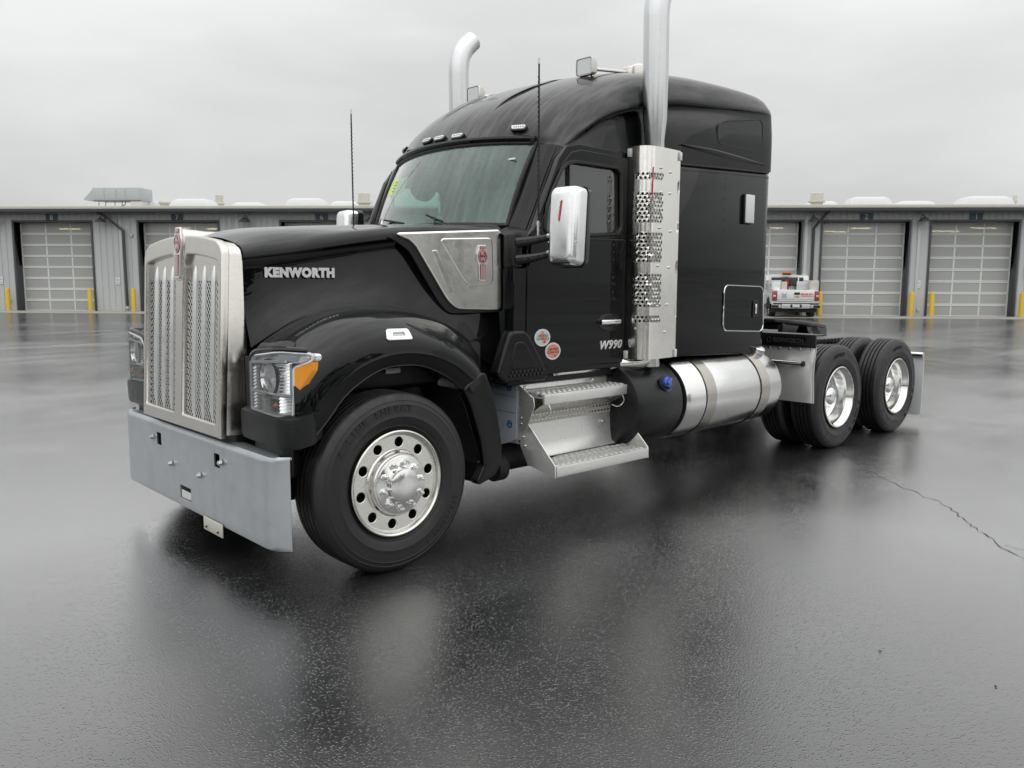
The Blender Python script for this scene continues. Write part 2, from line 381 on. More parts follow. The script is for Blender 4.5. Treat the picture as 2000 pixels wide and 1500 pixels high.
def text_mesh(s, size, M4, ext=.002, bev=0, space=1.0, shear=0, width=None, offset=0):
    cu = bpy.data.curves.new('t', 'FONT'); cu.body = s; cu.size = size; cu.extrude = ext; cu.bevel_depth = bev; cu.align_x = 'CENTER'; cu.align_y = 'CENTER'
    cu.space_character = space; cu.shear = shear; cu.offset = offset; cu.resolution_u = 3
    ob = bpy.data.objects.new('t', cu); COL.objects.link(ob); me = bpy.data.meshes.new_from_object(ob); bpy.data.objects.remove(ob); bpy.data.curves.remove(cu)
    if width:
        xs = [v.co.x for v in me.vertices]; k = width/(max(xs)-min(xs)); me.transform(Matrix.Diagonal((k, 1, 1, 1)))
    me.transform(M4); return me
def circ(cx, cy, r, n=16, a0=0): return [(cx+r*math.cos(a0+2*math.pi*k/n), cy+r*math.sin(a0+2*math.pi*k/n)) for k in range(n)]
def ell(cx, cy, a, b, n=28): return [(cx+a*math.cos(2*math.pi*k/n), cy+b*math.sin(2*math.pi*k/n)) for k in range(n)]
def rrect(x0, y0, x1, y1, r, n=4):
    o = []
    for cx, cy, a in ((x1-r, y1-r, 0), (x0+r, y1-r, 90), (x0+r, y0+r, 180), (x1-r, y0+r, 270)):
        for k in range(n+1): th = R(a+90*k/n); o.append((cx+r*math.cos(th), cy+r*math.sin(th)))
    return o
def roundpoly(P, r, n=4):
    """round the corners of a 2-D polygon"""
    o = []; L = len(P)
    for i in range(L):
        a, b, c = Vector(P[i-1]), Vector(P[i]), Vector(P[(i+1) % L]); rr = r[i] if isinstance(r, (list, tuple)) else r
        d1, d2 = (a-b), (c-b); k = min(rr, d1.length*.45, d2.length*.45)
        p0, p1 = b+d1.normalized()*k, b+d2.normalized()*k
        for j in range(n+1): u = j/n; o.append(tuple(p0*(1-u)**2+b*2*u*(1-u)+p1*u*u))
    return o
SIDEM = lambda s, y: frame4((0, s*y, 0), (-s, 0, 0), (0, 0, 1)) if s > 0 else frame4((0, s*y, 0), (1, 0, 0), (0, 0, 1))
# SIDEM(-1, y): plate coords (X, z) on the near side, outward normal -Y;  far side: plate coords are (-X, z)
def xz(P, s): return [((q[0] if s < 0 else -q[0]), q[1]) for q in P]
# ================================================================== THE SETTING
def gnd():
    b = MB(); b.grid([[(-700, -700, 0), (700, -700, 0)], [(-700, 700, 0), (700, 700, 0)]])
    o = b.build('asphalt_ground', 'asphalt', sharp=None); o['kind'] = 'structure'; o['label'] = 'wet dark asphalt yard reflecting truck and grey sky'
    # crack and sealed seam, lying on the asphalt
    def strip(pts, w, name, z):
        P = crs([(x, y, z) for x, y in pts], 150); b = MB(); rows = [[], []]; off = 0
        for i, q in enumerate(P):
            d = (P[min(i+1, len(P)-1)]-P[max(i-1, 0)]).normalized(); nn = Vector((-d.y, d.x, 0)); off = off*.75+random.uniform(-.02, .02)
            ww = w*random.uniform(.15, 1.0); rows[0].append(q+nn*(off+ww)); rows[1].append(q+nn*(off-ww))
        b.grid(rows); c = b.build(name, 'crack', o, sharp=None); return c
    strip([(6.8, -.6), (6.0, -.9), (5.10, -1.30), (4.21, -2.17), (3.78, -2.72), (3.32, -3.09), (2.87, -3.52), (2.3, -4.2)], .0045, 'crack', .003)
    strip([(3.05, -3.36), (3.1, -3.6), (3.4, -3.9)], .003, 'crack', .003)
    return o
ground = gnd()
# building frame: local x runs along the wall, local y goes into the building
BA = Vector((7.0, 43.0, 0)); BRZ = math.atan2(-.72273, .69113)
BM = Matrix.Translation(BA) @ Matrix.Rotation(BRZ, 4, 'Z')
def bl(x, y, z=0): return BM @ Vector((x, y, z))
X0, X1 = -9.0, 58.0
b = MB(); b.box((X0, -2.1, -.2), (X1, .0, .035), .01); ap = b.build('concrete_apron', 'concrete', sharp=30); ap.matrix_world = BM
ap['kind'] = 'structure'; ap['label'] = 'pale concrete strip along foot of the building'

bld = empty('service_building', BA, BRZ); tag(bld, 'long low grey metal-clad service building with numbered overhead doors', 'building')
DOORS = [(.85, 4.82), (7.2, 11.2), (14.3, 18.3), (21.4, 25.4), (28.2, 32.2), (35.0, 39.0), (39.92, 43.88), (44.83, 48.75), (52, 56)]
DH = 4.40; TOP = 4.92
# wall core with openings (one plate) and its cladding panels
outer = [(X0, 0), (X1, 0), (X1, TOP), (X0, TOP)]
# openings touch the ground, so the core is cut as a comb
comb = [(X0, TOP), (X0, 0)]
for a, c_ in DOORS: comb += [(a, 0), (a, DH), (c_, DH), (c_, 0)]
comb += [(X1, 0), (X1, TOP)]
wall = plate('wall', comb, 'cladding', bld, th=.2, M4=frame4((0, .13, 0), (1, 0, 0), (0, 0, 1)), world=False)
def panel_mesh(w, h):
    b = MB(); P = [(0.008, 0), (.008, -.012), (.03, -.032), (.06, -.032), (.075, -.02), (w-.02, -.02), (w-.006, -.012), (w-.006, 0)]
    b.grid([[(x, y, z) for x, y in P] for z in (0, h)]); bmesh.ops.recalc_face_normals(b.bm, faces=list(b.bm.faces))
    me = bpy.data.meshes.new('panel'); b.bm.to_mesh(me); b.bm.free(); me.materials.append(M['cladding']); return me
PW_ = .305; pm_cache = {}
def panels(xa, xb, z0, z1):
    n = max(1, round((xb-xa)/PW_)); w = (xb-xa)/n; key = (round(w, 3), round(z1-z0, 3))
    if key not in pm_cache: pm_cache[key] = panel_mesh(w, z1-z0)
    for i in range(n):
        o = bpy.data.objects.new('cladding_panel', pm_cache[key]); COL.objects.link(o); o.parent = wall; o.location = (xa+i*w, .028, z0)
prev = X0
for a, c_ in DOORS+[(X1, X1)]:
    if a-.1 > prev: panels(prev, a-.1, .02, TOP)
    if c_ > a: panels(a-.1, c_+.1, DH+.1, TOP)
    prev = c_+.1
# charcoal door linings and the doors
tube_me = None
def make_door(a, c_):
    d = empty('overhead_door', (a, 0, 0), 0, bld, False)
    w = c_-a; b = MB()
    b.box((-.06, -.03, 0), (.03, .62, DH+.06), .004); b.box((w-.03, -.03, 0), (w+.06, .62, DH+.06), .004); b.box((.03, -.03, DH-.03), (w-.03, .62, DH+.06), .004)
    b.build('door_lining', 'jamb', d, False)
    rows, cols = 8, 3; rh = (DH-.03)/rows; y = .5
    b = MB()
    for r in range(rows):
        z = r*rh
        b.box((.03, y-.03, z+.004), (w-.03, y+.02, z+.055), .006, 1); b.box((.03, y-.03, z+rh-.06), (w-.03, y+.02, z+rh-.004), .006, 1)
    for k in range(cols+1):
        x = .05+(w-.1)*k/cols
        for r in range(rows): b.box((x-.035, y-.022, r*rh+.056), (x+.035, y+.012, r*rh+rh-.061), .004, 1)
    b.build('door_frame', 'doorrail', d, False)
    pw = (w-.1)/cols; key = ('pane', round(pw, 3))
    if key not in pm_cache:
        q = MB(); q.box((0, 0, 0), (pw-.06, .008, rh-.112)); ob = q.build('pane', 'pane', None); pm_cache[key] = ob.data; bpy.data.objects.remove(ob)
    for r in range(rows):
        for k in range(cols):
            o = bpy.data.objects.new('pane', pm_cache[key]); COL.objects.link(o); o.parent = d; o.location = (.05+pw*k+.03, y-.004, r*rh+.054)
    return d
for a, c_ in DOORS[:-1]: make_door(a, c_)
b = MB(); b.box((52, .3, 0), (56, .36, DH)); b.build('blank_door', 'jamb', bld, False)
# room behind the doors
b = MB(); b.grid([[(X0, .62, 0), (X0, 14, 0), (X0, 14, 4.9), (X0, .62, 4.9)], [(X1, .62, 0), (X1, 14, 0), (X1, 14, 4.9), (X1, .62, 4.9)]]); b.build('bay_room', 'interior', bld, False, sharp=None)
# roof: slab with fascia and gutter
b = MB(); b.prism([(X0-.4, -.75, 4.93), (X0-.4, 14.5, 5.75), (X0-.4, 14.5, 5.9), (X0-.4, -.75, 5.06)], (X1-X0+.8, 0, 0)); roof = b.build('roof', 'roofing', bld, False, sharp=30)
b = MB(); b.box((X0-.42, -.83, 4.935), (X1+.4, -.752, 5.075), .012); b.build('fascia', 'fascia', roof, False)
b = MB(); b.box((X0-.4, -.80, 4.80), (X1+.4, -.70, 4.932), .01); b.build('gutter', 'gutter', roof, False)
b = MB(); b.box((X0-.4, -.69, 4.915), (X1+.4, .03, 4.928)); b.build('soffit', 'cladding', roof, False)
# rainwater downpipes
for pts in ([(5.55, -.7, 4.8), (5.62, -.35, 4.72), (6.50, -.12, 3.95), (6.52, -.12, .12)], [(40.02, -.7, 4.8), (39.98, -.35, 4.72), (39.50, -.12, 4.05), (39.50, -.12, .12)], [(20.1, -.7, 4.8), (20.0, -.35, 4.72), (19.3, -.12, 4.05), (19.3, -.12, .12)]):
    b = MB(); b.tube(pts, .065, 10); dp = b.build('downpipe', 'gutter', bld, False)
    b = MB(); b.tube([(pts[-1][0], -.12, .15), (pts[-1][0], -.12, .28)], .085, 10); b.build('pipe_collar', 'fascia', dp, False)
b = MB(); b.tube([(6.52, -.02, 4.85), (6.52, -.02, .06)], .001, 4); b.bm.free()
for xx in (6.34, 12.2, 39.25, 44.35):
    b = MB(); b.box((xx-.11, -.035, 0.04), (xx+.02, -.004, 4.9), .004); b.build('corner_trim', 'trimwhite', bld, False)
# lamps over the piers
def lampthing(x, label):
    o = empty('wall_lamp', bl(x, 0, 0), BRZ); tag(o, label, 'wall lamp', 'barn lamps between the overhead doors')
    b = MB(); b.revolve([(.03, .2), (.06, .16), (.16, .1), (.26, 0), (.27, -.02), (.25, -.02), (.14, .07), (.0, .1)], (0, -.42, 4.38), 'Z', 20); b.build('lamp_shade', 'gutter', o, False)
    b = MB(); b.tube([(0, -.01, 4.50), (0, -.12, 4.62), (0, -.32, 4.66), (0, -.42, 4.55)], .018, 8); b.build('lamp_arm', 'gutter', o, False)
lampthing(5.55, 'dark dome wall lamp right of door eight'); lampthing(12.68, 'dark dome wall lamp between doors seven and six'); lampthing(18.75, 'dark dome wall lamp beside far mirror and windshield edge')
lampthing(39.42, 'dark dome wall lamp left of door two'); lampthing(44.33, 'dark dome wall lamp between doors two and one'); lampthing(.0, 'dark dome wall lamp cut by left photo edge')
# wall numbers
for x, ch in ((2.85, '8'), (9.18, '7'), (16.32, '6'), (41.88, '2'), (46.8, '1')):
    o = empty('number_sign', bl(x, 0, 0), BRZ); tag(o, 'navy wall sign with white number %s above its overhead door' % dict(zip('87621', 'eight seven six two one'.split()))[ch], 'sign', 'door number signs')
    b = MB(); b.box((-.29, -.03, 4.42), (.29, -.006, 4.74), .004, 1); b.build('sign_plate', 'signblue', o, False)
    link('sign_number', text_mesh(ch, .36, frame4((0, -.034, 4.585), (1, 0, 0), (0, 0, 1)), .002), 'signwhite', o, False)
for x, lab in ((.02, 'small white no parking notice at left photo edge'), (6.05, 'small white no parking notice right of door eight'), (44.38, 'small white no parking notice between doors two and one')):
    o = empty('notice_sign', bl(x, 0, 0), BRZ); tag(o, lab, 'sign', 'no parking notices on the wall')
    b = MB(); b.box((-.12, -.03, 1.34), (.12, -.006, 1.68), .003, 1); b.build('sign_plate', 'signwhite', o, False)
    link('sign_text', text_mesh('NO', .10, frame4((0, -.033, 1.56), (1, 0, 0), (0, 0, 1)), .001), 'printdark', o, False)
    link('sign_text', text_mesh('PARKING', .055, frame4((0, -.033, 1.42), (1, 0, 0), (0, 0, 1)), .001), 'printred', o, False)
o = empty('shop_sign', bl(49.35, 0, 0), BRZ); tag(o, 'white wall sign cut off by right photo edge', 'sign')
b = MB(); b.box((-.25, -.04, 1.75), (.9, -.006, 2.45), .004, 1); b.build('sign_plate', 'signwhite', o, False)
# small wall boxes
for x, z in ((6.87, 3.72), (44.45, .33), (.45, .5)):
    o = MB().box((-.06, -.09, -.07), (.06, -.004, .07), .01).build('junction_box', 'vent'); o.matrix_world = Matrix.Translation(bl(x, 0, z)) @ Matrix.Rotation(BRZ, 4, 'Z')
    tag(o, {6.87: 'small square box high on wall left of door seven', 44.45: 'small box low on wall between doors two and one', .45: 'small box low on wall left of door eight'}[x], 'wall box', 'small wall boxes')
# bollards
def bollard(x, label):
    o = empty('bollard', bl(x, -.42, 0), BRZ); tag(o, label, 'bollard', 'yellow bollards at the door jambs')
    b = MB(); b.revolve([(.11, .03), (.11, 1.08), (.095, 1.12), (.06, 1.145), (0, 1.155)], (0, 0, 0), 'Z', 20); b.build('post', 'bollard', o, False)
    b = MB(); b.revolve([(.15, .028), (.15, .045), (.112, .06)], (0, 0, 0), 'Z', 20); b.build('base_collar', 'concrete', o, False)
for x, lab in ((.60, 'yellow bollard left of door eight'), (4.80, 'yellow bollard right of door eight'), (7.0, 'yellow bollard left of door seven, beside the grille'), (39.85, 'yellow bollard left of door two, behind white pickup'),
               (43.98, 'yellow bollard right of door two'), (44.9, 'yellow bollard left of door one'), (48.9, 'yellow bollard right of door one at right photo edge')): bollard(x, lab)
# lit tube lamps in the bays
def tube_lamp(x, y, l, rot, lab):
    o = empty('bay_lamp', bl(x, y, 0), BRZ+rot); tag(o, lab, 'lamp', 'lit tube lamps inside the bays')
    b = MB(); b.box((-l/2-.05, -.1, 4.2), (l/2+.05, .1, 4.26), .01); b.build('lamp_body', 'doorrail', o, False)
    b = MB(); b.tube([(-l/2, -.04, 4.17), (l/2, -.04, 4.17)], .03, 8); b.tube([(-l/2, .05, 4.17), (l/2, .05, 4.17)], .03, 8); b.build('tube', 'tube_light', o, False)
for x, y, l, lab in ((2.4, 2.2, 1.0, 'lit tube lamp seen through top pane of door eight'), (8.7, 1.6, .7, 'left lit tube lamp behind door seven'), (10.2, 2.2, 1.0, 'right lit tube lamp behind door seven'), (15.0, 1.3, .6, 'left lit tube lamp behind door six'), (16.2, 1.5, .8, 'middle lit tube lamp behind door six'),
                     (38.2, 1.5, .6, 'lit tube lamp behind the door left of door two'), (40.1, 1.6, .5, 'left lit tube lamp behind door two'), (42.3, 1.8, .9, 'right lit tube lamp behind door two'), (42.0, 4.5, 1.3, 'rear lit tube lamp behind door two'), (47.9, 1.6, 1.2, 'right lit tube lamp behind door one'), (47.2, 4.2, 1.6, 'rear lit tube lamp behind door one')): tube_lamp(x, y, l, R(8), lab)
# roof equipment
def rz(y): return 5.06+(y+.75)*.0551
def skylight(x0, x1, y, h, lab):
    o = empty('roof_skylight', bl((x0+x1)/2, y, rz(y)-.1), BRZ); tag(o, lab, 'skylight', 'white domed skylights on the roof')
    w = (x1-x0)/2; b = MB(); b.box((-w, -.75, 0), (w, .75, .22), .02); b.build('curb', 'vent', o, False)
    b = MB(); rows = []
    for k, (i, z) in enumerate(((0, .22), (.03, .27), (.18, .22+h*.7), (.42, .22+h*.97), (.6, .22+h))):
        rows.append([(x, yy, z) for x, yy in rrect(-w+w*.75*i/.6*.6, -.73+.5*i, w-w*.75*i/.6*.6, .73-.5*i, .1)])
    b.grid(rows, True); b.ngon(rows[-1]); b.build('dome', 'skylight', o, False, sharp=50)
for x0, x1, y, h, lab in ((4.9, 6.3, 6, .3, 'low white skylight just right of the rooftop unit'), (7.2, 9.4, 4, .38, 'domed white skylight above door seven'), (9.3, 11.1, 7, .3, 'lower white skylight right of the one above door seven'), (13.4, 15.5, 4, .4, 'domed white skylight above left of door six'), (14.9, 16.6, 7, .35, 'lower white skylight above door six'),
                          (41.0, 42.6, 7, .3, 'lower white skylight left of the one above door two'), (42.2, 44.3, 4, .4, 'domed white skylight above door two'), (45.7, 47.7, 7, .3, 'lower white skylight left of the one above door one'), (47.7, 50.2, 4, .42, 'domed white skylight above door one')): skylight(x0, x1, y, h, lab)
def vent(x, y, h, r, lab):
    o = empty('roof_vent', bl(x, y, rz(y)-.12), BRZ); tag(o, lab, 'roof vent', 'roof vents')
    b = MB(); b.box((-r*1.1, -r*1.1, 0), (r*1.1, r*1.1, .3), .02); b.build('vent_base', 'vent', o, False)
    b = MB(); b.revolve([(r*.9, .3), (r*.9, .42), (r*1.25, .44), (r*1.25, .52), (r*.95, .54), (r*.95, h), (r*.8, h+.03), (0, h+.03)], (0, 0, 0), 'Z', 18); b.build('vent_cap', 'vent', o, False)
vent(6.15, 5, .55, .26, 'short beige roof vent right of the rooftop unit'); vent(17.2, 5, .95, .33, 'tall beige roof vent beside the windshield'); vent(41.05, 5, .9, .34, 'tall beige roof vent above left of door two'); vent(8.6, 6.5, .95, .22, 'grey vent top peeking over skylight above door seven'); vent(51.0, 5, .75, .1, 'thin roof pipe near right photo edge')
o = empty('rooftop_unit', bl(3.7, 5, 0), BRZ); tag(o, 'grey-green rooftop air handler with sloped intake hood above door eight', 'air handler')
b = MB(); b.box((-1.25, -.6, 5.82), (1.45, .7, 6.5), .015); body = b.build('unit_body', 'hvac', o, False)
for k, xx in enumerate((-1.2, -.55, .12, .62)): MB().box((xx, -.62, 5.88), (xx+(.6 if k < 2 else .45 if k == 2 else .78), -.598, 6.44), .012).build('access_panel', 'hvac', o, False)
b = MB(); b.prism([(-1.25, -.55, 6.44), (-1.78, -.55, 5.9), (-1.78, -.55, 5.86), (-1.25, -.55, 5.86)], (0, 1.1, 0)); b.build('intake_hood', 'hvac', o, False)
b = MB(); b.box((.85, -.58, 5.35), (1.4, .66, 5.82), .01); b.build('duct_curb', 'fascia', o, False)
b = MB(); b.box((-1.2, -.6, 5.78), (1.4, -.5, 5.82)); [b.tube([(xx, -.5, 5.3), (xx+.05, -.5, 5.8)], .02, 6) for xx in (-1.0, -.62, -.1, .3)]; b.tube([(-.8, -.5, 5.45), (-.1, -.5, 5.42), (.5, -.5, 5.6), (.6, -.5, 5.95)], .025, 6); b.build('support_legs', 'gutter', o, False)

# trees and trailers added out of view for paint and chrome to reflect
def unseen_treeline():
    b = MB(); rnd = random.Random(3)
    for i in range(3600):
        a = rnd.uniform(150, 325); d = rnd.uniform(46, 56); x, y = d*math.sin(R(a)), d*math.cos(R(a))
        hmax = 6.0+1.8*math.sin(a*.13)+1.6*math.sin(a*.47+1)+1.2*math.sin(a*1.7)
        if hmax < 3: hmax = 3
        z = hmax*math.sqrt(rnd.random())*rnd.uniform(.6, 1.1); s = rnd.uniform(.5, 1.4)
        q = [Vector((rnd.gauss(0, 1), rnd.gauss(0, 1), rnd.gauss(0, 1))).normalized()*s for _ in range(4)]
        b._add([Vector((x, y, z))+v for v in q], [(0, 1, 2), (0, 2, 3), (0, 1, 3), (1, 2, 3)])
    o = b.build('unseen_treeline', 'leaves', sharp=None, weld=False); o['kind'] = 'stuff'; o['label'] = 'dark distant trees out of view, added for reflections'
unseen_treeline()
def trailer(x, y, rz_, lab):
    o = empty('unseen_box_trailer', (x, y, 0), rz_); tag(o, lab, 'trailer', 'unseen trailers added for reflections')
    MB().box((-6, -1.25, 1.15), (6, 1.25, 4.0), .04).build('cargo_box', 'trailer', o, False)
    MB().box((-5.8, -1.0, .95), (5.8, 1.0, 1.14), .02).build('chassis', 'frame', o, False)
    for xx in (3.6, 4.9):
        for s in (-1, 1): MB().revolve([(.0, s*1.1), (.3, s*1.1), (.34, s*1.22), (.5, s*1.2), (.5, s*.75), (0, s*.75)], (xx, 0, .5), 'Y', 20).build('wheel', 'rubber', o, False)
    MB().box((-4.6, -.9, 0), (-4.3, .9, 1.0), .02).build('landing_gear', 'frame', o, False)
trailer(9, -38, R(90), 'white box trailer added behind the camera for reflections'); trailer(17, -40, R(84), 'second white box trailer added behind the camera for reflections'); trailer(-14, -46, R(20), 'white box trailer added far behind the camera for reflections, angled')
# ================================================================== THE TRUCK
# truck frame: X runs from the front axle to the rear, near (driver) side is -Y
truck = empty('semi_truck', (3.2, 0, 0)); tag(truck, 'black long-nose semi tractor with sleeper cab parked on the wet yard', 'truck')
RA1, RA2 = 5.213, 6.533
NEAR, FAR = -1, 1
# ---- hood
HX = [-.565, -.45, -.31, -.1, .1, .3, .5, .7, .9, 1.08]
def li(P, x):
    for (a, va), (b_, vb) in zip(P, P[1:]):
        if x <= b_: u = max(0, (x-a)/(b_-a)); return va+(vb-va)*u
    return P[-1][1]
H_top = [(-.6, 1.862), (-.45, 1.905), (-.26, 1.94), (.16, 1.97), (.69, 2.0), (1.1, 2.02)]
H_shz = [(-.6, 1.735), (-.31, 1.775), (.1, 1.845), (.44, 1.893), (1.1, 1.925)]
H_y = [(-.6, .600), (-.3, .645), (0, .70), (.4, .77), (.8, .835), (1.1, .875)]
H_c4 = [(-.60, .80), (-.58, 1.22), (-.56, 1.262), (-.44, 1.345), (-.325, 1.405), (-.165, 1.45), (.005, 1.47), (.225, 1.47), (.365, 1.45), (.51, 1.40), (.66, 1.34), (.785, 1.25), (.9, 1.12), (1.1, 1.02)]
H_c4y = [(-.6, .64), (-.45, .72), (-.2, .755), (.3, .80), (.7, .86), (1.1, .90)]
def hood_curves(s):
    L = [[] for _ in range(11)]
    for x in HX:
        zt, zs, y, zc, yc = li(H_top, x), li(H_shz, x), li(H_y, x), li(H_c4, x), li(H_c4y, x)
        st = max(0, min(1, (x+.36)/.5))*.024                                  # the shoulder overhangs more and more towards the cab
        pts = [(0, zt), (y*.45, zt-.012), (y*.75, zt-.04), (y*.92, zs+.045+(zt-zs)*.16), (y*.985, zs+.035), (y, zs), (y-.004, zs-.012), (y-.01-st, zs-.018-st*.5), (y-.012-st, zs-.10),
               (y*.55+yc*.45-.03, zs*.38+zc*.62), (yc, zc)]
        for k, (yy, zz) in enumerate(pts): L[k].append((x, s*yy, zz))
    return L
b = MB()
for s in (NEAR, FAR): b.grid(patch(hood_curves(s), 4, 4, True))
hood = b.build('hood', 'paint', truck, sharp=42)
# hood centre ridge lines and rear edge cowl
b = MB(); rows = []
for x, z0 in ((1.05, 2.0), (1.14, 2.015), (1.24, 1.99)):
    rows.append([(x+(.11*(abs(y)/.85)**2 if x > 1.1 else 0), y, z0-.075*(abs(y)/.85)**2.2) for y in [-.98, -.93, -.85, -.7, -.45, -.2, 0, .2, .45, .7, .85, .93, .98]])
b.grid(rows); b.build('cowl', 'plastic', truck)
# lettering on the hood side
def letters_on_hood(s):
    x0, x1 = -.455, -.055; y0, y1 = li(H_y, x0), li(H_y, x1)
    o = Vector(((x0+x1)/2, s*((y0+y1)/2+.002), 1.658)); u = Vector((x1-x0, s*(y1-y0), 0)) if s < 0 else Vector((x0-x1, s*(y0-y1), 0))
    return link('nameplate_lettering', text_mesh('KENWORTH', .068, frame4(o, u, (0, 0, 1)), .004, .0008, 1.12, 0, .405, .004), 'silverpaint', hood)
for s in (NEAR, FAR): letters_on_hood(s)
# ---- fenders
C4 = [(-.61, .70, 1.10), (-.60, .72, 1.18), (-.56, .735, 1.265), (-.44, .745, 1.345), (-.325, .755, 1.405), (-.165, .765, 1.45), (.005, .775, 1.47), (.225, .79, 1.47), (.365, .80, 1.45), (.51, .82, 1.40), (.66, .85, 1.34), (.785, .87, 1.25), (.86, .88, 1.15)]
C3 = [(-.56, 1.09, 1.235), (-.50, 1.10, 1.25), (-.36, 1.10, 1.318), (-.25, 1.10, 1.357), (-.13, 1.10, 1.380), (.04, 1.10, 1.388), (.21, 1.10, 1.372), (.40, 1.10, 1.32), (.54, 1.10, 1.25), (.65, 1.10, 1.17), (.71, 1.09, 1.09)]
C2 = [(-.585, 1.165, 1.05), (-.51, 1.18, 1.12), (-.39, 1.182, 1.20), (-.27, 1.182, 1.255), (-.13, 1.182, 1.29), (.045, 1.182, 1.305), (.19, 1.182, 1.293), (.36, 1.182, 1.25), (.50, 1.182, 1.185), (.61, 1.182, 1.10), (.66, 1.18, 1.03)]
B1 = [(-.592, 1.19, .78), (-.51, 1.20, .92), (-.43, 1.20, 1.03), (-.31, 1.20, 1.11), (-.20, 1.20, 1.17), (-.07, 1.20, 1.21), (.05, 1.20, 1.225), (.18, 1.20, 1.218), (.32, 1.20, 1.185), (.46, 1.20, 1.12), (.57, 1.20, 1.035)]
B2 = [(-.56, 1.172, .755), (-.46, 1.175, .84), (-.40, 1.175, .90), (-.30, 1.175, 1.01), (-.18, 1.175, 1.09), (-.06, 1.175, 1.14), (.07, 1.175, 1.153), (.20, 1.175, 1.142), (.32, 1.175, 1.10), (.43, 1.175, 1.04), (.51, 1.175, .97)]
B3 = [(x, .92, z+.012) for x, y, z in B2]
def off(P, k, dz=0): return [(x, y+k, z+dz) for x, y, z in P]
C35 = [tuple((Vector(a)*.5+Vector(c)*.5)+Vector((0, .012, .028))) for a, c in zip(crs(C4, 11), crs(C3, 11))]
C4b = [tuple(Vector(a).lerp(Vector(c), .12)+Vector((0, 0, .004))) for a, c in zip(crs(C4, 11), crs(C3, 11))]
B1b = [tuple(Vector(a).lerp(Vector(c), .10)) for a, c in zip(crs(B1, 11), crs(B2, 11))]
def fender(s):
    b = MB(); b.grid(patch([side(c_, s) for c_ in (C4, C4b, C35, C3, C2, B1, B1b, B2, off(B2, -.02, .004), B3)], 46, 4)); f = b.build('fender', 'paint', truck, sharp=38)
    # flare tail behind the wheel
    P = roundpoly([(.585, 1.03), (.655, 1.07), (.735, .87), (.785, .64), (.785, .50), (.735, .43), (.60, .395), (.665, .50), (.64, .65), (.56, .88), (.505, .98)], .03)
    b = MB(); b.mesh(plate_mesh(xz(P, s), (), .07, .012, SIDEM(s, 1.165), 2)); b.build('fender_tail', 'paint_side', truck)
    b = MB(); Q = [(.51, .98), (.56, .88), (.64, .65), (.665, .50), (.60, .40), (.66, .40), (.735, .45), (.76, .62), (.70, .88), (.62, 1.05)]
    b.prism([(x, s*1.14, z) for x, z in Q], (0, -s*.42, 0)); b.build('splash_guard', 'plastic', truck)
    # front block behind and under the headlamp
    b = MB(); b.prism([(-.575, s*.60, .76), (-.575, s*1.14, .76), (-.555, s*1.165, .76), (-.42, s*1.15, .80), (-.35, s*.60, .8)], (0, 0, .44)); b.build('lamp_housing', 'plastic', truck)
    P = [(-.645, s*.70, .775), (-.648, s*.80, .772), (-.642, s*1.08, .768), (-.632, s*1.145, .768), (-.605, s*1.188, .768), (-.57, s*1.204, .772), (-.50, s*1.206, .785), (-.47, s*1.19, .80), (-.47, s*1.1, .8), (-.5, s*.70, .8)]
    b = MB(); rows = []
    for dz, k in ((0, 0), (.02, .006), (.13, .010), (.152, .006), (.165, -.02)):
        rows.append([(x-k, y, z+dz) for x, y, z in P])
    b.grid(rows, True); b.ngon(rows[0]); b.ngon(rows[-1]); b.build('valance', 'plastic', truck, sharp=40)
    b = MB(); b.prism([(-.60, s*.74, .60), (-.60, s*1.06, .60), (-.56, s*1.09, .60), (-.50, s*1.06, .60), (-.50, s*.74, .60)], (0, 0, .18), .006); b.build('valance_bracket', 'plastic', truck)
    # side marker lamp on the flare
    o = Vector((.05, s*1.172, 1.322)); u = Vector((1 if s < 0 else -1, 0, .0)); v = Vector((0, -s*.30, .75))
    F = frame4(o, u, v)
    mk = plate('marker_lamp', roundpoly([(-.083, -.028), (.083, -.030), (.066, .028), (-.072, .030)], .012), 'chrome', truck, [roundpoly([(-.045, -.014), (.045, -.014), (.038, .014), (-.04, .014)], .006)], .026, .005, F, bres=2)
    plate('lens', roundpoly([(-.046, -.015), (.046, -.015), (.039, .015), (-.041, .015)], .006), 'lampwhite', mk, (), .01, .002, F)
    return f
for s in (NEAR, FAR): fender(s)
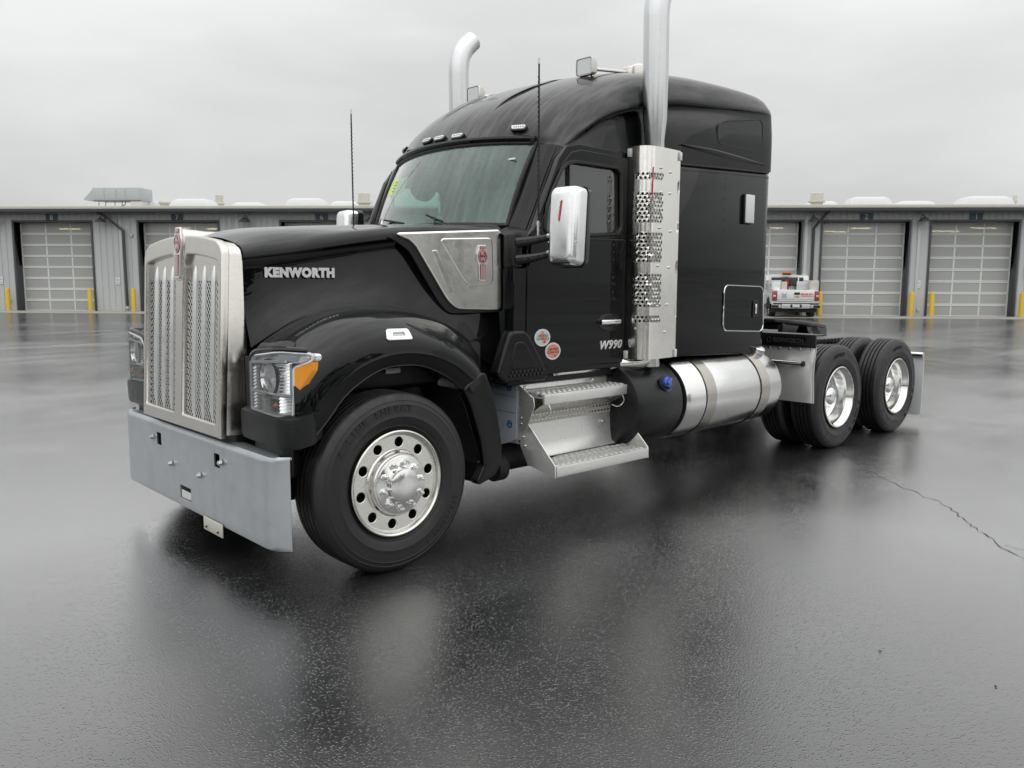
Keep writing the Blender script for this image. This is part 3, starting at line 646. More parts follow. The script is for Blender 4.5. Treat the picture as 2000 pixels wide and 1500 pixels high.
# ---- headlamps
def lampsurf(s, yy, zz, d=0):
    """front face of the lamp: flat across, wrapping round the corner"""
    x = -.640+.02*(1.24-zz)*0; a = yy
    if a > 1.05: x += ((a-1.05)/.15)**2*.125
    x += .012*max(0, (zz-1.0))*3*.4
    return Vector((x-d, s*a, zz))
def lamp(s):
    root = empty('headlamp', (-.6, s*1.0, 1.05), 0, truck)
    def poly_surf(P, d0, d1, name, mat, sub=6, par=None):
        # outline P (y,z) on the wrapped surface, thickness from d0 to d1
        n = len(P); c_ = Vector((sum(p[0] for p in P)/n, sum(p[1] for p in P)/n)); b = MB(); rows = []
        for k in range(sub+1):
            u = k/sub; rows.append([lampsurf(s, c_.x+(q[0]-c_.x)*u, c_.y+(q[1]-c_.y)*u, d1) for q in P])
        rows.append([lampsurf(s, q[0], q[1], d0) for q in P]); b.grid(rows, True); return b.build(name, mat, par or root, sharp=40)
    def dense(P, r=.012, n=5):
        Q = roundpoly(P, r, 3); o = []
        for i in range(len(Q)):
            a, c_ = Vector(Q[i]), Vector(Q[(i+1) % len(Q)]); m = max(1, int((c_-a).length/.03))
            for j in range(m): o.append(tuple(a.lerp(c_, j/m)))
        return o
    OUT = [(.795, 1.185), (.85, 1.225), (1.11, 1.258), (1.204, 1.248), (1.204, 1.214), (1.150, 1.178), (1.150, 1.045), (1.145, .925), (.80, .940)]
    poly_surf(dense(OUT), -.06, -.022, 'lamp_bowl', 'reflector')
    # bezel bars
    b = MB()
    def bar(p, q, w=.007):
        m = 10; pts = [lampsurf(s, p[0]+(q[0]-p[0])*i/m, p[1]+(q[1]-p[1])*i/m, -.004) for i in range(m+1)]; b.tube(pts, w, 6)
    D = dense(OUT)
    b.tube([lampsurf(s, q[0], q[1], -.008) for q in D]+[lampsurf(s, *D[0], -.008)], .009, 8)
    bar((.80, 1.045), (1.145, 1.038)); bar((1.143, 1.20), (1.143, 1.045)); bar((.82, 1.19), (1.13, 1.213), .009); b.build('bezel', 'lampwhite', root)
    # projector dish and lower lamp
    b = MB(); c0 = lampsurf(s, .985, 1.12, -.018)
    b.revolve([(.092, -.012), (.084, -.004), (.075, .012), (.06, .022), (.035, .03), (.02, .016), (0, .012)], c0, 'X', 26); b.build('projector_dish', 'chrome', root)
    b = MB(); b.revolve([(.100, -.004), (.098, -.014), (.091, -.014), (.089, -.004)], c0, 'X', 28); b.build('dish_ring', 'plastic_gloss', root)
    b = MB(); b.revolve([(.034, -.014), (.03, -.02), (.018, -.027), (0, -.03)], c0, 'X', 18); b.build('projector_lens', 'lens', root)
    b = MB(); c1 = lampsurf(s, 1.06, .985, -.012); b.revolve([(.016, 0), (.014, -.008), (.008, -.014), (0, -.016)], c1, 'X', 14); b.build('indicator_bulb', 'amber_dim', root)
    b = MB()  # tilted chrome strips added to reflect the sky and brighten the lamp
    for k in range(15):
        z0 = .948+k*.0172
        for y0, y1 in (((.808, 1.142),) if z0 < 1.02 or z0 > 1.205 else ((.808, .985-math.sqrt(max(0, .104**2-(z0-1.112)**2))), (.985+math.sqrt(max(0, .104**2-(z0-1.112)**2)), 1.142))):
            if z0 > 1.17: y0 = max(y0, .84)
            if y1-y0 > .012: b.grid([[lampsurf(s, y0+(y1-y0)*i/6, z0+dz, d_) for i in range(7)] for dz, d_ in ((0, -.006), (.015, -.0135), (.0172, -.006))])
    b.build('added_sky_strips', 'sky_strip', root, sharp=10)['kind'] = 'stuff'
    poly_surf(dense([(1.156, 1.180), (1.209, 1.208), (1.207, 1.165), (1.172, 1.062), (1.156, 1.045)], .006), -.03, .002, 'turn_signal', 'amber')
    poly_surf(dense([(1.09, 1.24), (1.165, 1.245), (1.165, 1.215), (1.10, 1.212)], .006), -.012, .003, 'position_lamp', 'lampwhite', 3)
    poly_surf(dense(OUT), -.03, .008, 'lens', 'lens')
    # black eyebrow above
    b = MB(); Q = [(.77, 1.10), (.785, 1.20), (.84, 1.245), (.98, 1.265), (1.11, 1.272), (1.19, 1.266)]; P = crs([(q[0], q[1], 0) for q in Q], 24)
    b.tube([lampsurf(s, p_.x, p_.y, -.012) for p_ in P], .015, 8); b.build('eyebrow_trim', 'plastic_gloss', root)
for s in (NEAR, FAR): lamp(s)
# ---- grille
GT = Vector((.0553, 0, 1)).normalized()                      # the grille leans back a little
GF = frame4((-.650+(-.0553*1.81)*1+.0, 0, 0), (0, -1, 0), GT)  # plate coords: u = towards the near side, v = up
def arch(u): return 1.865-.055*(abs(u)/.58)**2
grl = empty('grille', (-.66, 0, .76), 0, truck)
top_out = [(u, arch(u)) for u in [i*.05 for i in range(10, -11, -1)]]
outer = [(-.572, .765), (.572, .765), (.572, 1.755), (.562, 1.785), (.545, 1.80)]+top_out+[(-.545, 1.80), (-.562, 1.785), (-.572, 1.755)]
def opening(sg):
    P = [(.05*sg, .82), (.543*sg, .82)]+[(u*sg, arch(u)-.085) for u in (.546, .45, .35, .25, .15, .10)]+[(.053*sg, 1.71)]
    return roundpoly(P, [.02, .02, .03, 0.01, .01, .01, .01, .02, .02], 2)
gs = plate('grille_surround', outer, 'grille', grl, [opening(1), opening(-1)], .05, .012, GF, bres=3)
# the sides of the surround run back to the hood
b = MB(); P = [(.578, .77), (.578, 1.755), (.568, 1.786), (.55, 1.802)]+top_out+[(-.55, 1.802), (-.568, 1.786), (-.578, 1.755), (-.578, .77)]
rows = [[GF @ Vector((u*k, v+dz, w)) for u, v in P] for w, k, dz in ((.014, .995, -.003), (.004, 1.0, 0), (-.05, 1.015, 0), (-.125, 1.028, .0))]; b.grid(rows); b.build('surround_side', 'grille', grl, sharp=50)
for sg in (1, -1):
    plate('grille_panel', [(.045*sg, 1.615), (.552*sg, 1.615)]+[(u*sg, arch(u)-.075) for u in (.552, .4, .25, .045)], 'grille', grl, (), .006, 0, GF @ Matrix.Translation((0, 0, -.006)))
    for k in (.172, .30, .428):
        b = MB(); w = .0215; rows = []
        for v, ww, pr in ((1.712, .002, -.006), (1.695, .010, .0), (1.665, .018, .007), (1.61, w, .011), (1.2, w, .012), (.93, w, .011), (.875, .0175, .007), (.84, .009, .0), (.815, .002, -.008)):
            rows.append([GF @ Vector((k*sg+du, v, dw)) for du, dw in ((-ww, -.010), (-ww*.92, pr*.4-.004), (-ww*.35, pr), (ww*.35, pr), (ww*.92, pr*.4-.004), (ww, -.010))])
        b.grid(rows); b.build('grille_blade', 'blade', grl, sharp=25)
    # woven screen
    b = MB(); x0, x1, y0, y1 = .045, .552, .815, 1.618; pit = .0235
    def clip(p, d):
        t0, t1 = -9, 9
        for k, (lo, hi) in enumerate(((x0, x1), (y0, y1))):
            a, c_ = (lo-p[k])/d[k], (hi-p[k])/d[k]; t0 = max(t0, min(a, c_)); t1 = min(t1, max(a, c_))
        return (t0, t1) if t1 > t0 else None
    for sx in (1, -1):
        d = Vector((.62*sx, .785)); nrm = Vector((-d.y, d.x)); cc = Vector(((x0+x1)/2, (y0+y1)/2))
        for i in range(-40, 41):
            p0 = cc+nrm*(i*pit); cl = clip(p0, d)
            if cl:
                a, e = p0+d*cl[0], p0+d*cl[1]; hw = nrm*.0038; dz = -.006-(.003 if sx > 0 else 0)
                b._add([GF @ Vector((q.x*sg, q.y, z)) for q, z in ((a-hw, dz-.0015), (a, dz), (a+hw, dz-.0015), (e+hw, dz-.0015), (e, dz), (e-hw, dz-.0015))], [(0, 1, 4, 5), (1, 2, 3, 4)])
    sc_ = b.build('grille_screen', 'screen', grl, sharp=None, weld=False); sc_['kind'] = 'stuff'
plate('radiator', [(-.56, .78), (.56, .78), (.56, 1.76), (-.56, 1.76)], 'matte', grl, (), .02, 0, GF @ Matrix.Translation((0, 0, -.075)))
# nose emblem
def emblem(F, k, par, housing=None):
    """red oval shield over a ribbed tail, silver K over W"""
    e = plate('emblem', roundpoly([(-.023*k, -.115*k), (.023*k, -.115*k), (.026*k, -.02*k), (.042*k, .03*k), (.042*k, .07*k), (.03*k, .105*k), (.027*k, .125*k), (-.027*k, .125*k), (-.03*k, .105*k), (-.042*k, .07*k), (-.042*k, .03*k), (-.026*k, -.02*k)], .006*k), 'silverpaint', par, (), .012, .003, F)
    b = MB(); b.mesh(plate_mesh(ell(0, .05*k, .037*k, .047*k), (), .006, .001, F @ Matrix.Translation((0, 0, .006))))
    b.mesh(plate_mesh([(-.02*k, -.106*k), (.02*k, -.106*k), (.022*k, -.004*k), (-.022*k, -.004*k)], (), .005, 0, F @ Matrix.Translation((0, 0, .006))))
    b.mesh(plate_mesh([(-.022*k, .100*k), (.022*k, .100*k), (.020*k, .119*k), (-.020*k, .119*k)], (), .005, 0, F @ Matrix.Translation((0, 0, .006)))); b.build('enamel', 'red', e)
    b = MB()
    for u in (-.011, 0, .011):
        b.mesh(plate_mesh([(u*k-.0022*k, -.104*k), (u*k+.0022*k, -.104*k), (u*k+.0022*k, -.008*k), (u*k-.0022*k, -.008*k)], (), .004, 0, F @ Matrix.Translation((0, 0, .0085))))
        b.mesh(plate_mesh([(u*k-.002*k, .102*k), (u*k+.002*k, .102*k), (u*k+.002*k, .118*k), (u*k-.002*k, .118*k)], (), .004, 0, F @ Matrix.Translation((0, 0, .0085))))
    b.mesh(plate_mesh(ell(0, .05*k, .034*k, .044*k), [ell(0, .05*k, .0315*k, .0415*k)], .004, 0, F @ Matrix.Translation((0, 0, .009))))
    b.mesh(text_mesh('K', .042*k, F @ Matrix.Translation((0, .070*k, .009)), .002, 0)); b.mesh(text_mesh('W', .042*k, F @ Matrix.Translation((0, .031*k, .009)), .002, 0)); b.build('emblem_letters', 'silverpaint', e)
    return e
EF = GF @ Matrix.Translation((0, 1.775, .030)) @ Matrix.Diagonal((1.12, 1.08, 1, 1)); b = MB(); rows = []
PR = [(-.052, -.13), (-.03, -.155), (.03, -.155), (.052, -.13), (.056, -.02), (.07, .02), (.072, .07), (.058, .11), (.03, .128), (-.03, .128), (-.058, .11), (-.072, .07), (-.07, .02), (-.056, -.02)]
PR = roundpoly(PR, .02, 3)
for w, k in ((-.075, 1.02), (-.02, 1.02), (-.008, 1.0), (-.002, .95), (0, .86)): rows.append([EF @ Vector((u*k, v*k, w)) for u, v in PR])
b.grid(rows, True); b.ngon(rows[-1]); b.build('emblem_housing', 'grille', grl, sharp=45)
emblem(EF @ Matrix.Translation((0, -.005, .003)), 1.12, grl)
b = MB(); rows = []
for x, zt, w in ((-.672, 1.885, .05), (-.645, 1.905, .06), (-.60, 1.912, .064), (-.52, 1.905, .05), (-.44, 1.905, .02)):
    rows.append([(x, y*w, zt-.10+.10*(1-abs(y)**2.6)) for y in [-1, -.92, -.75, -.5, -.2, 0, .2, .5, .75, .92, 1]])
b.grid(rows); b.ngon(rows[0]); b.build('emblem_spine', 'grille', grl, sharp=50)
# ---- bumper
ys = sorted(set([-1.140, -1.138, -1.128, -1.108, -1.08, -1.04, -1.0, -.545, -.48, -.405, -.2, -.045, .045, .12, .2, .405, .48, .55, .7, 1.0, 1.04, 1.08, 1.108, 1.128, 1.138, 1.140]))
def bx(y):
    a = abs(y); return 0 if a < 1.0 else .085*((a-1.0)/.14)**2.4
prof = [(-.585, .716), (-.64, .722), (-.672, .717), (-.686, .702), (-.69, .685), (-.69, .645), (-.69, .565), (-.69, .365), (-.69, .285), (-.69, .25), (-.687, .232), (-.672, .226)]
holes = [(.405, .48, .565, .645), (-.48, -.405, .565, .645), (-.045, .12, .285, .365)]
b = MB(); vv = [[b.bm.verts.new((-.69+(x+.69)*(1 if abs(y) < 1.0 else max(.12, 1-(abs(y)-1.0)/.13))+bx(y), y, z)) for y in ys] for x, z in prof]
for i in range(len(prof)-1):
    for k in range(len(ys)-1):
        zc, yc = (prof[i][1]+prof[i+1][1])/2, (ys[k]+ys[k+1])/2
        if any(a < yc < c_ and d < zc < e for a, c_, d, e in holes): continue
        b.bm.faces.new((vv[i][k], vv[i][k+1], vv[i+1][k+1], vv[i+1][k]))
b.solid(.008); bump_ = b.build('bumper', 'bumper', truck, sharp=32)
def hexbolt(o, d, r, h, name, mat, par):
    d = Vector(d).normalized(); q = d.to_track_quat('Z', 'Y').to_matrix().to_4x4(); F = Matrix.Translation(o) @ q
    b = MB(); b.mesh(plate_mesh(circ(0, 0, r*1.35, 16), (), .004, 0, F)); b.mesh(plate_mesh(circ(0, 0, r, 6), (), h, .002, F @ Matrix.Translation((0, 0, h/2)))); b.mesh(plate_mesh(circ(0, 0, r*.6, 12), (), .006, .001, F @ Matrix.Translation((0, 0, h+.002)))); return b.build(name, mat, par)
for y, z in ((.535, .605), (-.515, .605), (.235, .478), (-.205, .478)): hexbolt((-.699, y, z), (-1, 0, 0), .014, .014, 'bolt', 'stainless', bump_)
b = MB(); b.box((-.70, -.50, .165), (-.692, -.24, .245), .004, 2); pl_ = b.build('plate_bracket', 'fascia', bump_)
for y in (-.45, -.29): hexbolt((-.703, y, .19), (-1, 0, 0), .005, .004, 'bolt', 'gutter', pl_)
b = MB(); b.box((-.64, -.9, .30), (-.60, .9, .62), .01); b.box((-.62, -.46, .30), (.1, -.36, .56)); b.box((-.62, .36, .30), (.1, .46, .56)); b.box((-.63, -.56, .62), (-.45, .56, .78), .01); b.build('front_crossmember', 'frame', truck)
# ---- chrome intake panels
def intake(s):
    P = [(.40, .795, 1.885), (1.02, .905, 1.93), (1.03, .91, 1.44), (.70, .86, 1.45), (.64, .85, 1.51), (.455, .81, 1.82)]
    o = Vector((.40, s*.800, 0)); u = Vector((.63, s*.112, 0)).normalized()
    if s > 0: u = -u
    F = frame4(o, u, (0, 0, 1)); k = 1.016
    def to2(Q): return [((q[0]-.40)*k*(1 if s < 0 else -1), q[1]) for q in Q]
    out_ = roundpoly(to2([(.33, 1.892), (1.025, 1.935), (1.032, 1.437), (.715, 1.45), (.655, 1.50), (.445, 1.83), (.40, 1.868)]), [.01, .02, .03, .05, .04, .04, .02], 4)
    pn = plate('intake_panel', out_, 'chrome_wavy', truck, (), .03, .012, F, bres=3)
    plate('raised_field', roundpoly(to2([(.60, 1.87), (.96, 1.885), (.97, 1.60), (.80, 1.59), (.76, 1.63)]), [.03, .03, .05, .06, .06], 4), 'chrome_wavy', pn, (), .02, .009, F @ Matrix.Translation((0, 0, .008)), bres=4)
    plate('side_rib', roundpoly(to2([(.545, 1.80), (.575, 1.80), (.69, 1.55), (.655, 1.55)]), .008, 2), 'stainless', pn, (), .03, .006, F @ Matrix.Translation((0, 0, .002)), bres=2)
    b = MB(); rows = []
    for d, z in ((0, 0), (-.035, .012), (-.10, .022)):
        rows.append([F @ Vector(((x-.40)*k*(1 if s < 0 else -1), 1.893+(x-.35)*.064+z-.004, d+.006)) for x in (.36, .6, .8, 1.01)])
    b.grid(rows); b.build('panel_top', 'chrome_wavy', pn, sharp=60)
    emblem(F @ Matrix.Translation((.495*(1 if s < 0 else -1), 1.725, .026)), .92, pn)
    plate('intake_recess', roundpoly(to2([(.27, 1.875), (1.06, 1.925), (1.06, 1.42), (.665, 1.415), (.60, 1.48), (.40, 1.80), (.33, 1.845)]), [.01, .01, .03, .05, .05, .04, .02], 3), 'plastic', truck, (), .02, .003, F @ Matrix.Translation((0, 0, -.012)))
for s in (NEAR, FAR): intake(s)
# ---- wheels
def tyre_profile(w, Ro=.505, g=.013):
    h = w/2
    L = [(.292, -h*.72), (.302, -h*.80), (.318, -h*.86), (.322, -h*.90), (.328, -h*.90), (.345, -h*.97), (.372, -h), (.376, -h*1.012), (.380, -h), (.41, -h*1.0), (.438, -h*.975), (.441, -h*.985), (.446, -h*.97), (.462, -h*.935), (.465, -h*.945), (.470, -h*.925), (.487, -h*.86), (.497, -h*.79), (Ro, -h*.70)]
    T = []
    for c_ in (-.42, -.14, .14, .42):
        T += [(Ro+.002*(1-abs(c_)), h*c_-.007), (Ro-g, h*c_-.005), (Ro-g, h*c_+.005), (Ro+.002*(1-abs(c_)), h*c_+.007)]
    return L+T+[(r, -y) for r, y in reversed(L)]
TY = {}
def tyre(par, x, yc, w):
    b = MB(); b.revolve(tyre_profile(w), (x, yc, .503), 'Y', 84); t_ = b.build('tyre', 'rubber', par, sharp=30)
    return t_
def lettered(par, x, y, s, word, r, a0, size=.042, mat='rubber'):
    b = MB(); n = len(word)
    for i, ch in enumerate(word):
        th = a0-i*size*.86/r; c_ = Vector((x+(1 if s < 0 else -1)*r*math.cos(th), y, .503+r*math.sin(th)))
        u = Vector(((1 if s < 0 else -1)*math.sin(th), 0, -math.cos(th))); v = Vector(((1 if s < 0 else -1)*math.cos(th), 0, math.sin(th)))
        b.mesh(text_mesh(ch, size*1.15, frame4(c_, u, v), .0022, 0))
    b.build('sidewall_lettering', mat, par)
def nut_mesh():
    b = MB(); b.mesh(plate_mesh(circ(0, 0, .0185, 6), (), .016, .002, Matrix.Translation((0, 0, .008)))); b.revolve([(.0155, .014), (.0125, .026), (.0105, .046), (.0085, .05), (0, .051)], (0, 0, 0), 'Z', 14)
    bmesh.ops.recalc_face_normals(b.bm, faces=list(b.bm.faces)); me = bpy.data.meshes.new('lug_nut'); b.bm.to_mesh(me); b.bm.free()
    me.polygons.foreach_set('use_smooth', [True]*len(me.polygons)); me.set_sharp_from_angle(angle=R(30)); me.materials.append(M['chrome']); return me
NUT = nut_mesh()
def nuts(par, x, y, s, r, n=10, a0=.16):
    for k in range(n):
        th = a0+2*math.pi*k/n; o = bpy.data.objects.new('lug_nut', NUT); COL.objects.link(o); o.parent = par; o.matrix_parent_inverse = PW(par).inverted()
        o.matrix_basis = Matrix.Translation((x+r*math.cos(th), y, .503+r*math.sin(th))) @ Matrix.Rotation(R(90)*(1 if s < 0 else -1), 4, 'X')
def front_wheel(s):
    w = empty('front_wheel', (0, s*1.1, 0), 0, truck); Z = .503
    tyre(w, 0, s*1.092, .285)
    if s < 0: lettered(w, 0, s*1.2345, s, 'X LINE ENERGY', .418, R(150), .05); lettered(w, 0, s*1.2345, s, '275/80R22.5', .418, R(-20), .036)
    def sg(P): return [(r, s*y) for r, y in P]
    b = MB(); b.revolve(sg([(.275, 1.06), (.283, 1.14), (.294, 1.206), (.2995, 1.218), (.2985, 1.2255), (.292, 1.229), (.284, 1.225), (.279, 1.214), (.276, 1.204), (.268, 1.2015)]), (0, 0, Z), 'Y', 72)
    b.revolve(sg([(.192, 1.201), (.186, 1.206), (.180, 1.222), (.176, 1.240), (.170, 1.2475), (.16, 1.249)]), (0, 0, Z), 'Y', 64)
    hl = [circ(.230*math.cos(2*math.pi*(k+.32)/10), .230*math.sin(2*math.pi*(k+.32)/10), .0315, 22) for k in range(10)]
    b.mesh(plate_mesh(circ(0, 0, .270, 72), [circ(0, 0, .190, 64)]+hl, .022, .004, SIDEM(s, 1.190) @ Matrix.Translation((0, Z, 0)), 2)); b.build('rim', 'alu_wheel', w, sharp=40, weld=False)
    b = MB(); b.revolve(sg([(.163, 1.247), (.161, 1.253), (.155, 1.256), (.104, 1.258), (.099, 1.262), (.0965, 1.282), (.092, 1.292), (.075, 1.299), (.04, 1.303), (0, 1.304)]), (0, 0, Z), 'Y', 56); b.build('hub_cap', 'alu_dish', w, sharp=40)
    nuts(w, 0, s*1.253, s, .128)
    b = MB(); b.revolve(sg([(.19, 1.0), (.20, 1.12), (0, 1.13)]), (0, 0, Z), 'Y', 40); b.revolve(sg([(.275, 1.0), (.27, 1.06), (.22, 1.10), (.20, 1.1)]), (0, 0, Z), 'Y', 40); b.build('brake_drum', 'matte', w)
for s in (NEAR, FAR): front_wheel(s)
def rear_wheels(x, s):
    w = empty('rear_wheel', (x, s*1.0, 0), 0, truck); Z = .503
    def sg(P): return [(r, s*y) for r, y in P]
    tyre(w, x, s*1.085, .275); tyre(w, x, s*.745, .275)
    if s < 0: lettered(w, x, s*1.2245, s, 'X MULTI D', .418, R(-12), .045); lettered(w, x, s*1.2245, s, 'ENERGY', .418, R(110), .04)
    b = MB(); b.revolve(sg([(.280, .95), (.288, 1.12), (.296, 1.198), (.3005, 1.208), (.2995, 1.2165), (.2925, 1.2205), (.285, 1.216), (.277, 1.19), (.262, 1.175), (.255, 1.15), (.253, 1.10), (.247, 1.065), (.236, 1.045), (.215, 1.035), (.17, 1.03), (.12, 1.03)]), (x, 0, Z), 'Y', 72); b.build('rim', 'alu_dish', w, sharp=40)
    b = MB(); b.revolve(sg([(.165, 1.028), (.162, 1.045), (.115, 1.05), (.108, 1.06), (.105, 1.10), (.10, 1.125), (.085, 1.145), (.05, 1.16), (0, 1.166)]), (x, 0, Z), 'Y', 48); b.build('hub_cap', 'chrome', w, sharp=40)
    nuts(w, x, s*1.046, s, .14)
    b = MB(); b.revolve(sg([(.28, .60), (.28, .92), (0, .92)]), (x, 0, Z), 'Y', 40); b.build('brake_drum', 'matte', w)
for x in (RA1, RA2):
    for s in (NEAR, FAR): rear_wheels(x, s)
# ---- cab sides, doors, glass
CABY = 1.03
DOOR = [(1.155, 1.29), (1.19, 1.20), (1.255, 1.115), (1.315, 1.06), (1.36, 1.045), (2.185, 1.03), (2.20, 1.06), (2.20, 2.44), (2.17, 2.485), (1.66, 2.495), (1.56, 2.47), (1.475, 2.385), (1.345, 2.11), (1.27, 1.955), (1.20, 1.875), (1.16, 1.82)]
WIN = [(1.315, 1.955), (1.335, 2.10), (1.385, 2.21), (1.465, 2.345), (1.52, 2.395), (1.60, 2.415), (2.03, 2.412), (2.075, 2.38), (2.09, 2.0), (2.06, 1.955), (1.72, 1.932), (1.40, 1.925), (1.335, 1.93)]
def cab_side(s):
    CS = [(1.05, 1.0), (2.24, 1.0), (2.24, 2.52), (1.64, 2.53), (1.52, 2.50), (1.455, 2.42), (1.315, 2.12), (1.235, 1.955), (1.16, 1.895), (1.05, 1.86)]
    cb = plate('cab_side', xz(CS, s), 'paint_side', truck, [xz([(x, z) for x, z in DOOR], s)], .06, .006, SIDEM(s, CABY-.03))
    d = plate('door', roundpoly(xz([(x+(-.004 if x > 1.7 else .004), z) for x, z in DOOR], s), .012, 2), 'paint_side', truck, [roundpoly(xz(WIN, s), .02, 3)], .05, .006, SIDEM(s, CABY-.018), bres=2)
    # window seal and glass
    b = MB(); Q = roundpoly(xz(WIN, s), .02, 3); F = SIDEM(s, CABY+.006)
    b.tube([F @ Vector((q[0], q[1], 0)) for q in Q]+[F @ Vector((Q[0][0], Q[0][1], 0))], .014, 6); b.build('window_seal', 'seal', d)
    plate('window', Q, 'doorglass', d, (), .005, 0, SIDEM(s, CABY-.02))
    b = MB(); sx = 1 if s < 0 else -1
    b.box((1.545, min(s*1.018, s*1.032), 1.935), (1.556, max(s*1.018, s*1.032), 2.40)); b.build('window_divider', 'seal', d)
    b = MB(); b.tube([(1.70, s*1.034, 1.905), (2.12, s*1.034, 1.912)], .007, 8); b.build('belt_moulding', 'seal', d)
    # raised belt band and lower swage
    hb = plate('handle_bezel', ell(1.975*sx, 1.325, .115, .058), 'plastic_gloss', d, [ell(1.985*sx, 1.335, .07, .04)], .016, .005, SIDEM(s, CABY+.004), bres=2)
    plate('handle_cup', ell(1.985*sx, 1.335, .072, .043), 'matte', d, (), .006, 0, SIDEM(s, CABY+.0085))
    b = MB(); b.box((1.865, min(s*1.05, s*1.072), 1.312), (2.075, max(s*1.05, s*1.072), 1.348), .010, 3); b.build('door_handle', 'chrome', d)
    link('model_lettering', text_mesh('W990', .085, frame4((1.985*1, s*(CABY+.0095), 1.162), (sx, 0, 0), (0, 0, 1)), .003, .001, 1.08, .28, .24, .001), 'silverpaint', d)
    if s < 0:
        for cx, cz, red in ((1.300, 1.245, False), (1.400, 1.150, True)):
            F = SIDEM(s, CABY+.0085)
            st = plate('sticker', ell(cx, cz, .073, .058), 'sticker', d, (), .003, 0, F)
            plate('sticker_field', ell(cx, cz, .061, .047), 'sticker_red' if red else 'sticker_green', st, (), .0028, 0, F @ Matrix.Translation((0, 0, .0006)))
            if not red: plate('sticker_tree', [(cx+.0, cz-.04), (cx+.045, cz-.028), (cx+.02, cz+.0), (cx+.012, cz+.043), (cx-.012, cz+.045), (cx-.03, cz+.01), (cx-.01, cz-.01)], 'sticker_red', st, (), .0026, 0, F @ Matrix.Translation((0, 0, .0012)))
            link('sticker_text', text_mesh('CERTIFIED', .022, F @ Matrix.Translation((cx, cz+.012, .0028)), .0004, 0, 1, .2), 'printdark', st)
            link('sticker_text', text_mesh('CLEAN IDLE', .022, F @ Matrix.Translation((cx, cz-.008, .0028)), .0004, 0, 1, .2), 'printdark', st)
            plate('sticker_mark', circ(cx+.018, cz-.03, .008, 10), 'printred', st, (), .001, 0, F @ Matrix.Translation((0, 0, .003)))
    # cowl pillar between hood and door
    P = roundpoly([(1.055, 1.02), (1.15, 1.02), (1.15, 1.86), (1.05, 1.88)], .01)
    plate('cowl_side', xz(P, s), 'paint_side', truck, (), .07, .01, SIDEM(s, .975), bres=2)
    # A pillar from windshield edge to door
    a = [(1.20, s*.80, 1.985), (1.27, s*.805, 2.13), (1.36, s*.81, 2.33), (1.455, s*.815, 2.535)]
    m1 = [(1.215, s*.88, 1.965), (1.29, s*.885, 2.12), (1.38, s*.895, 2.33), (1.475, s*.905, 2.53)]
    m2 = [(1.235, s*.965, 1.94), (1.315, s*.97, 2.10), (1.41, s*.98, 2.33), (1.51, s*.985, 2.515)]
    c_ = [(1.265, s*1.03, 1.93), (1.35, s*1.03, 2.11), (1.46, s*1.03, 2.37), (1.55, s*1.03, 2.49)]
    b = MB(); b.grid(patch([a, m1, m2, c_], 14, 4)); b.build('a_pillar', 'paint', truck, sharp=50)
    b = MB(); b.tube(crs([(x-.012, y-s*.025, z+.004) for x, y, z in m2], 12), .008, 6); b.build('pillar_gap', 'seal', truck)
    # lower corner cover under the windshield
    b = MB(); b.grid(patch([[(1.02, s*.88, 1.925), (1.12, s*.87, 1.965), (1.22, s*.82, 1.985)], [(1.02, s*.95, 1.915), (1.12, s*.97, 1.945), (1.21, s*.98, 1.95)], [(1.04, s*1.0, 1.87), (1.13, s*1.02, 1.88), (1.26, s*1.03, 1.92)]], 8, 4)); b.build('cowl_corner', 'plastic', truck, sharp=50)
    # lower skirt with the stepped foot tread
    K = roundpoly([(.97, .985), (1.335, .975), (1.325, 1.03), (1.175, 1.25), (1.14, 1.28), (1.03, 1.28), (1.0, 1.22), (.92, 1.02)], .02, 3)
    sk = plate('side_skirt', xz(K, s), 'paint_side', truck, (), .09, .02, SIDEM(s, .995), bres=3)
    K2 = roundpoly([(1.02, 1.055), (1.255, 1.055), (1.15, 1.20), (1.12, 1.22), (1.06, 1.22)], .02, 3)
    plate('skirt_inset', xz(K2, s), 'paint_side', sk, (), .02, .006, SIDEM(s, 1.034), bres=2)
    b = MB()
    for i in range(9):
        for j in range(2): b.box((1.0+i*.035+j*.014, min(s*1.042, s*1.05), 1.0+j*.024), (1.022+i*.035+j*.014, max(s*1.042, s*1.05), 1.014+j*.024), .003, 1)
    b.build('tread_cleats', 'plastic', sk)
    b = MB(); b.box((1.45, min(s*.985, s*1.0), .975), (1.93, max(s*.985, s*1.0), 1.025), .004); st = b.build('sill_strip', 'stainless', truck)
    plate('roundel', circ(1.475*sx, 1.0, .022, 18), 'sticker', st, (), .004, 0, SIDEM(s, 1.003))
    b = MB(); b.box((1.05, min(s*.80, s*.97), .93), (2.22, max(s*.80, s*.97), 1.02), .02); b.build('sill', 'matte', truck)
for s in (NEAR, FAR): cab_side(s)
# windshield
def ws_pt(u, v):
    """u across (-1..1), v up (0..1)"""
    bx_, bz_ = 1.005+.20*abs(u)**2.2, 2.005-.02*abs(u)**2
    tx, tz = 1.268+.19*abs(u)**2.2, 2.575-.03*abs(u)**2
    k = v; y = u*(.795+.01*v); bow = .022*math.sin(math.pi*v)
    return Vector((bx_+(tx-bx_)*k-bow, y, bz_+(tz-bz_)*k))
us = [-1+2*i/28 for i in range(29)]
b = MB(); b.grid([[ws_pt(u, v/10) for u in us] for v in range(11)]); wsh = b.build('windshield', 'windshield', truck, sharp=60)
loop = [ws_pt(u, 0) for u in us]+[ws_pt(1, v/10) for v in range(1, 10)]+[ws_pt(u, 1) for u in reversed(us)]+[ws_pt(-1, v/10) for v in range(9, 0, -1)]
b = MB(); b.tube(loop+[loop[0]], .016, 8, False); b.build('windshield_seal', 'seal', truck)
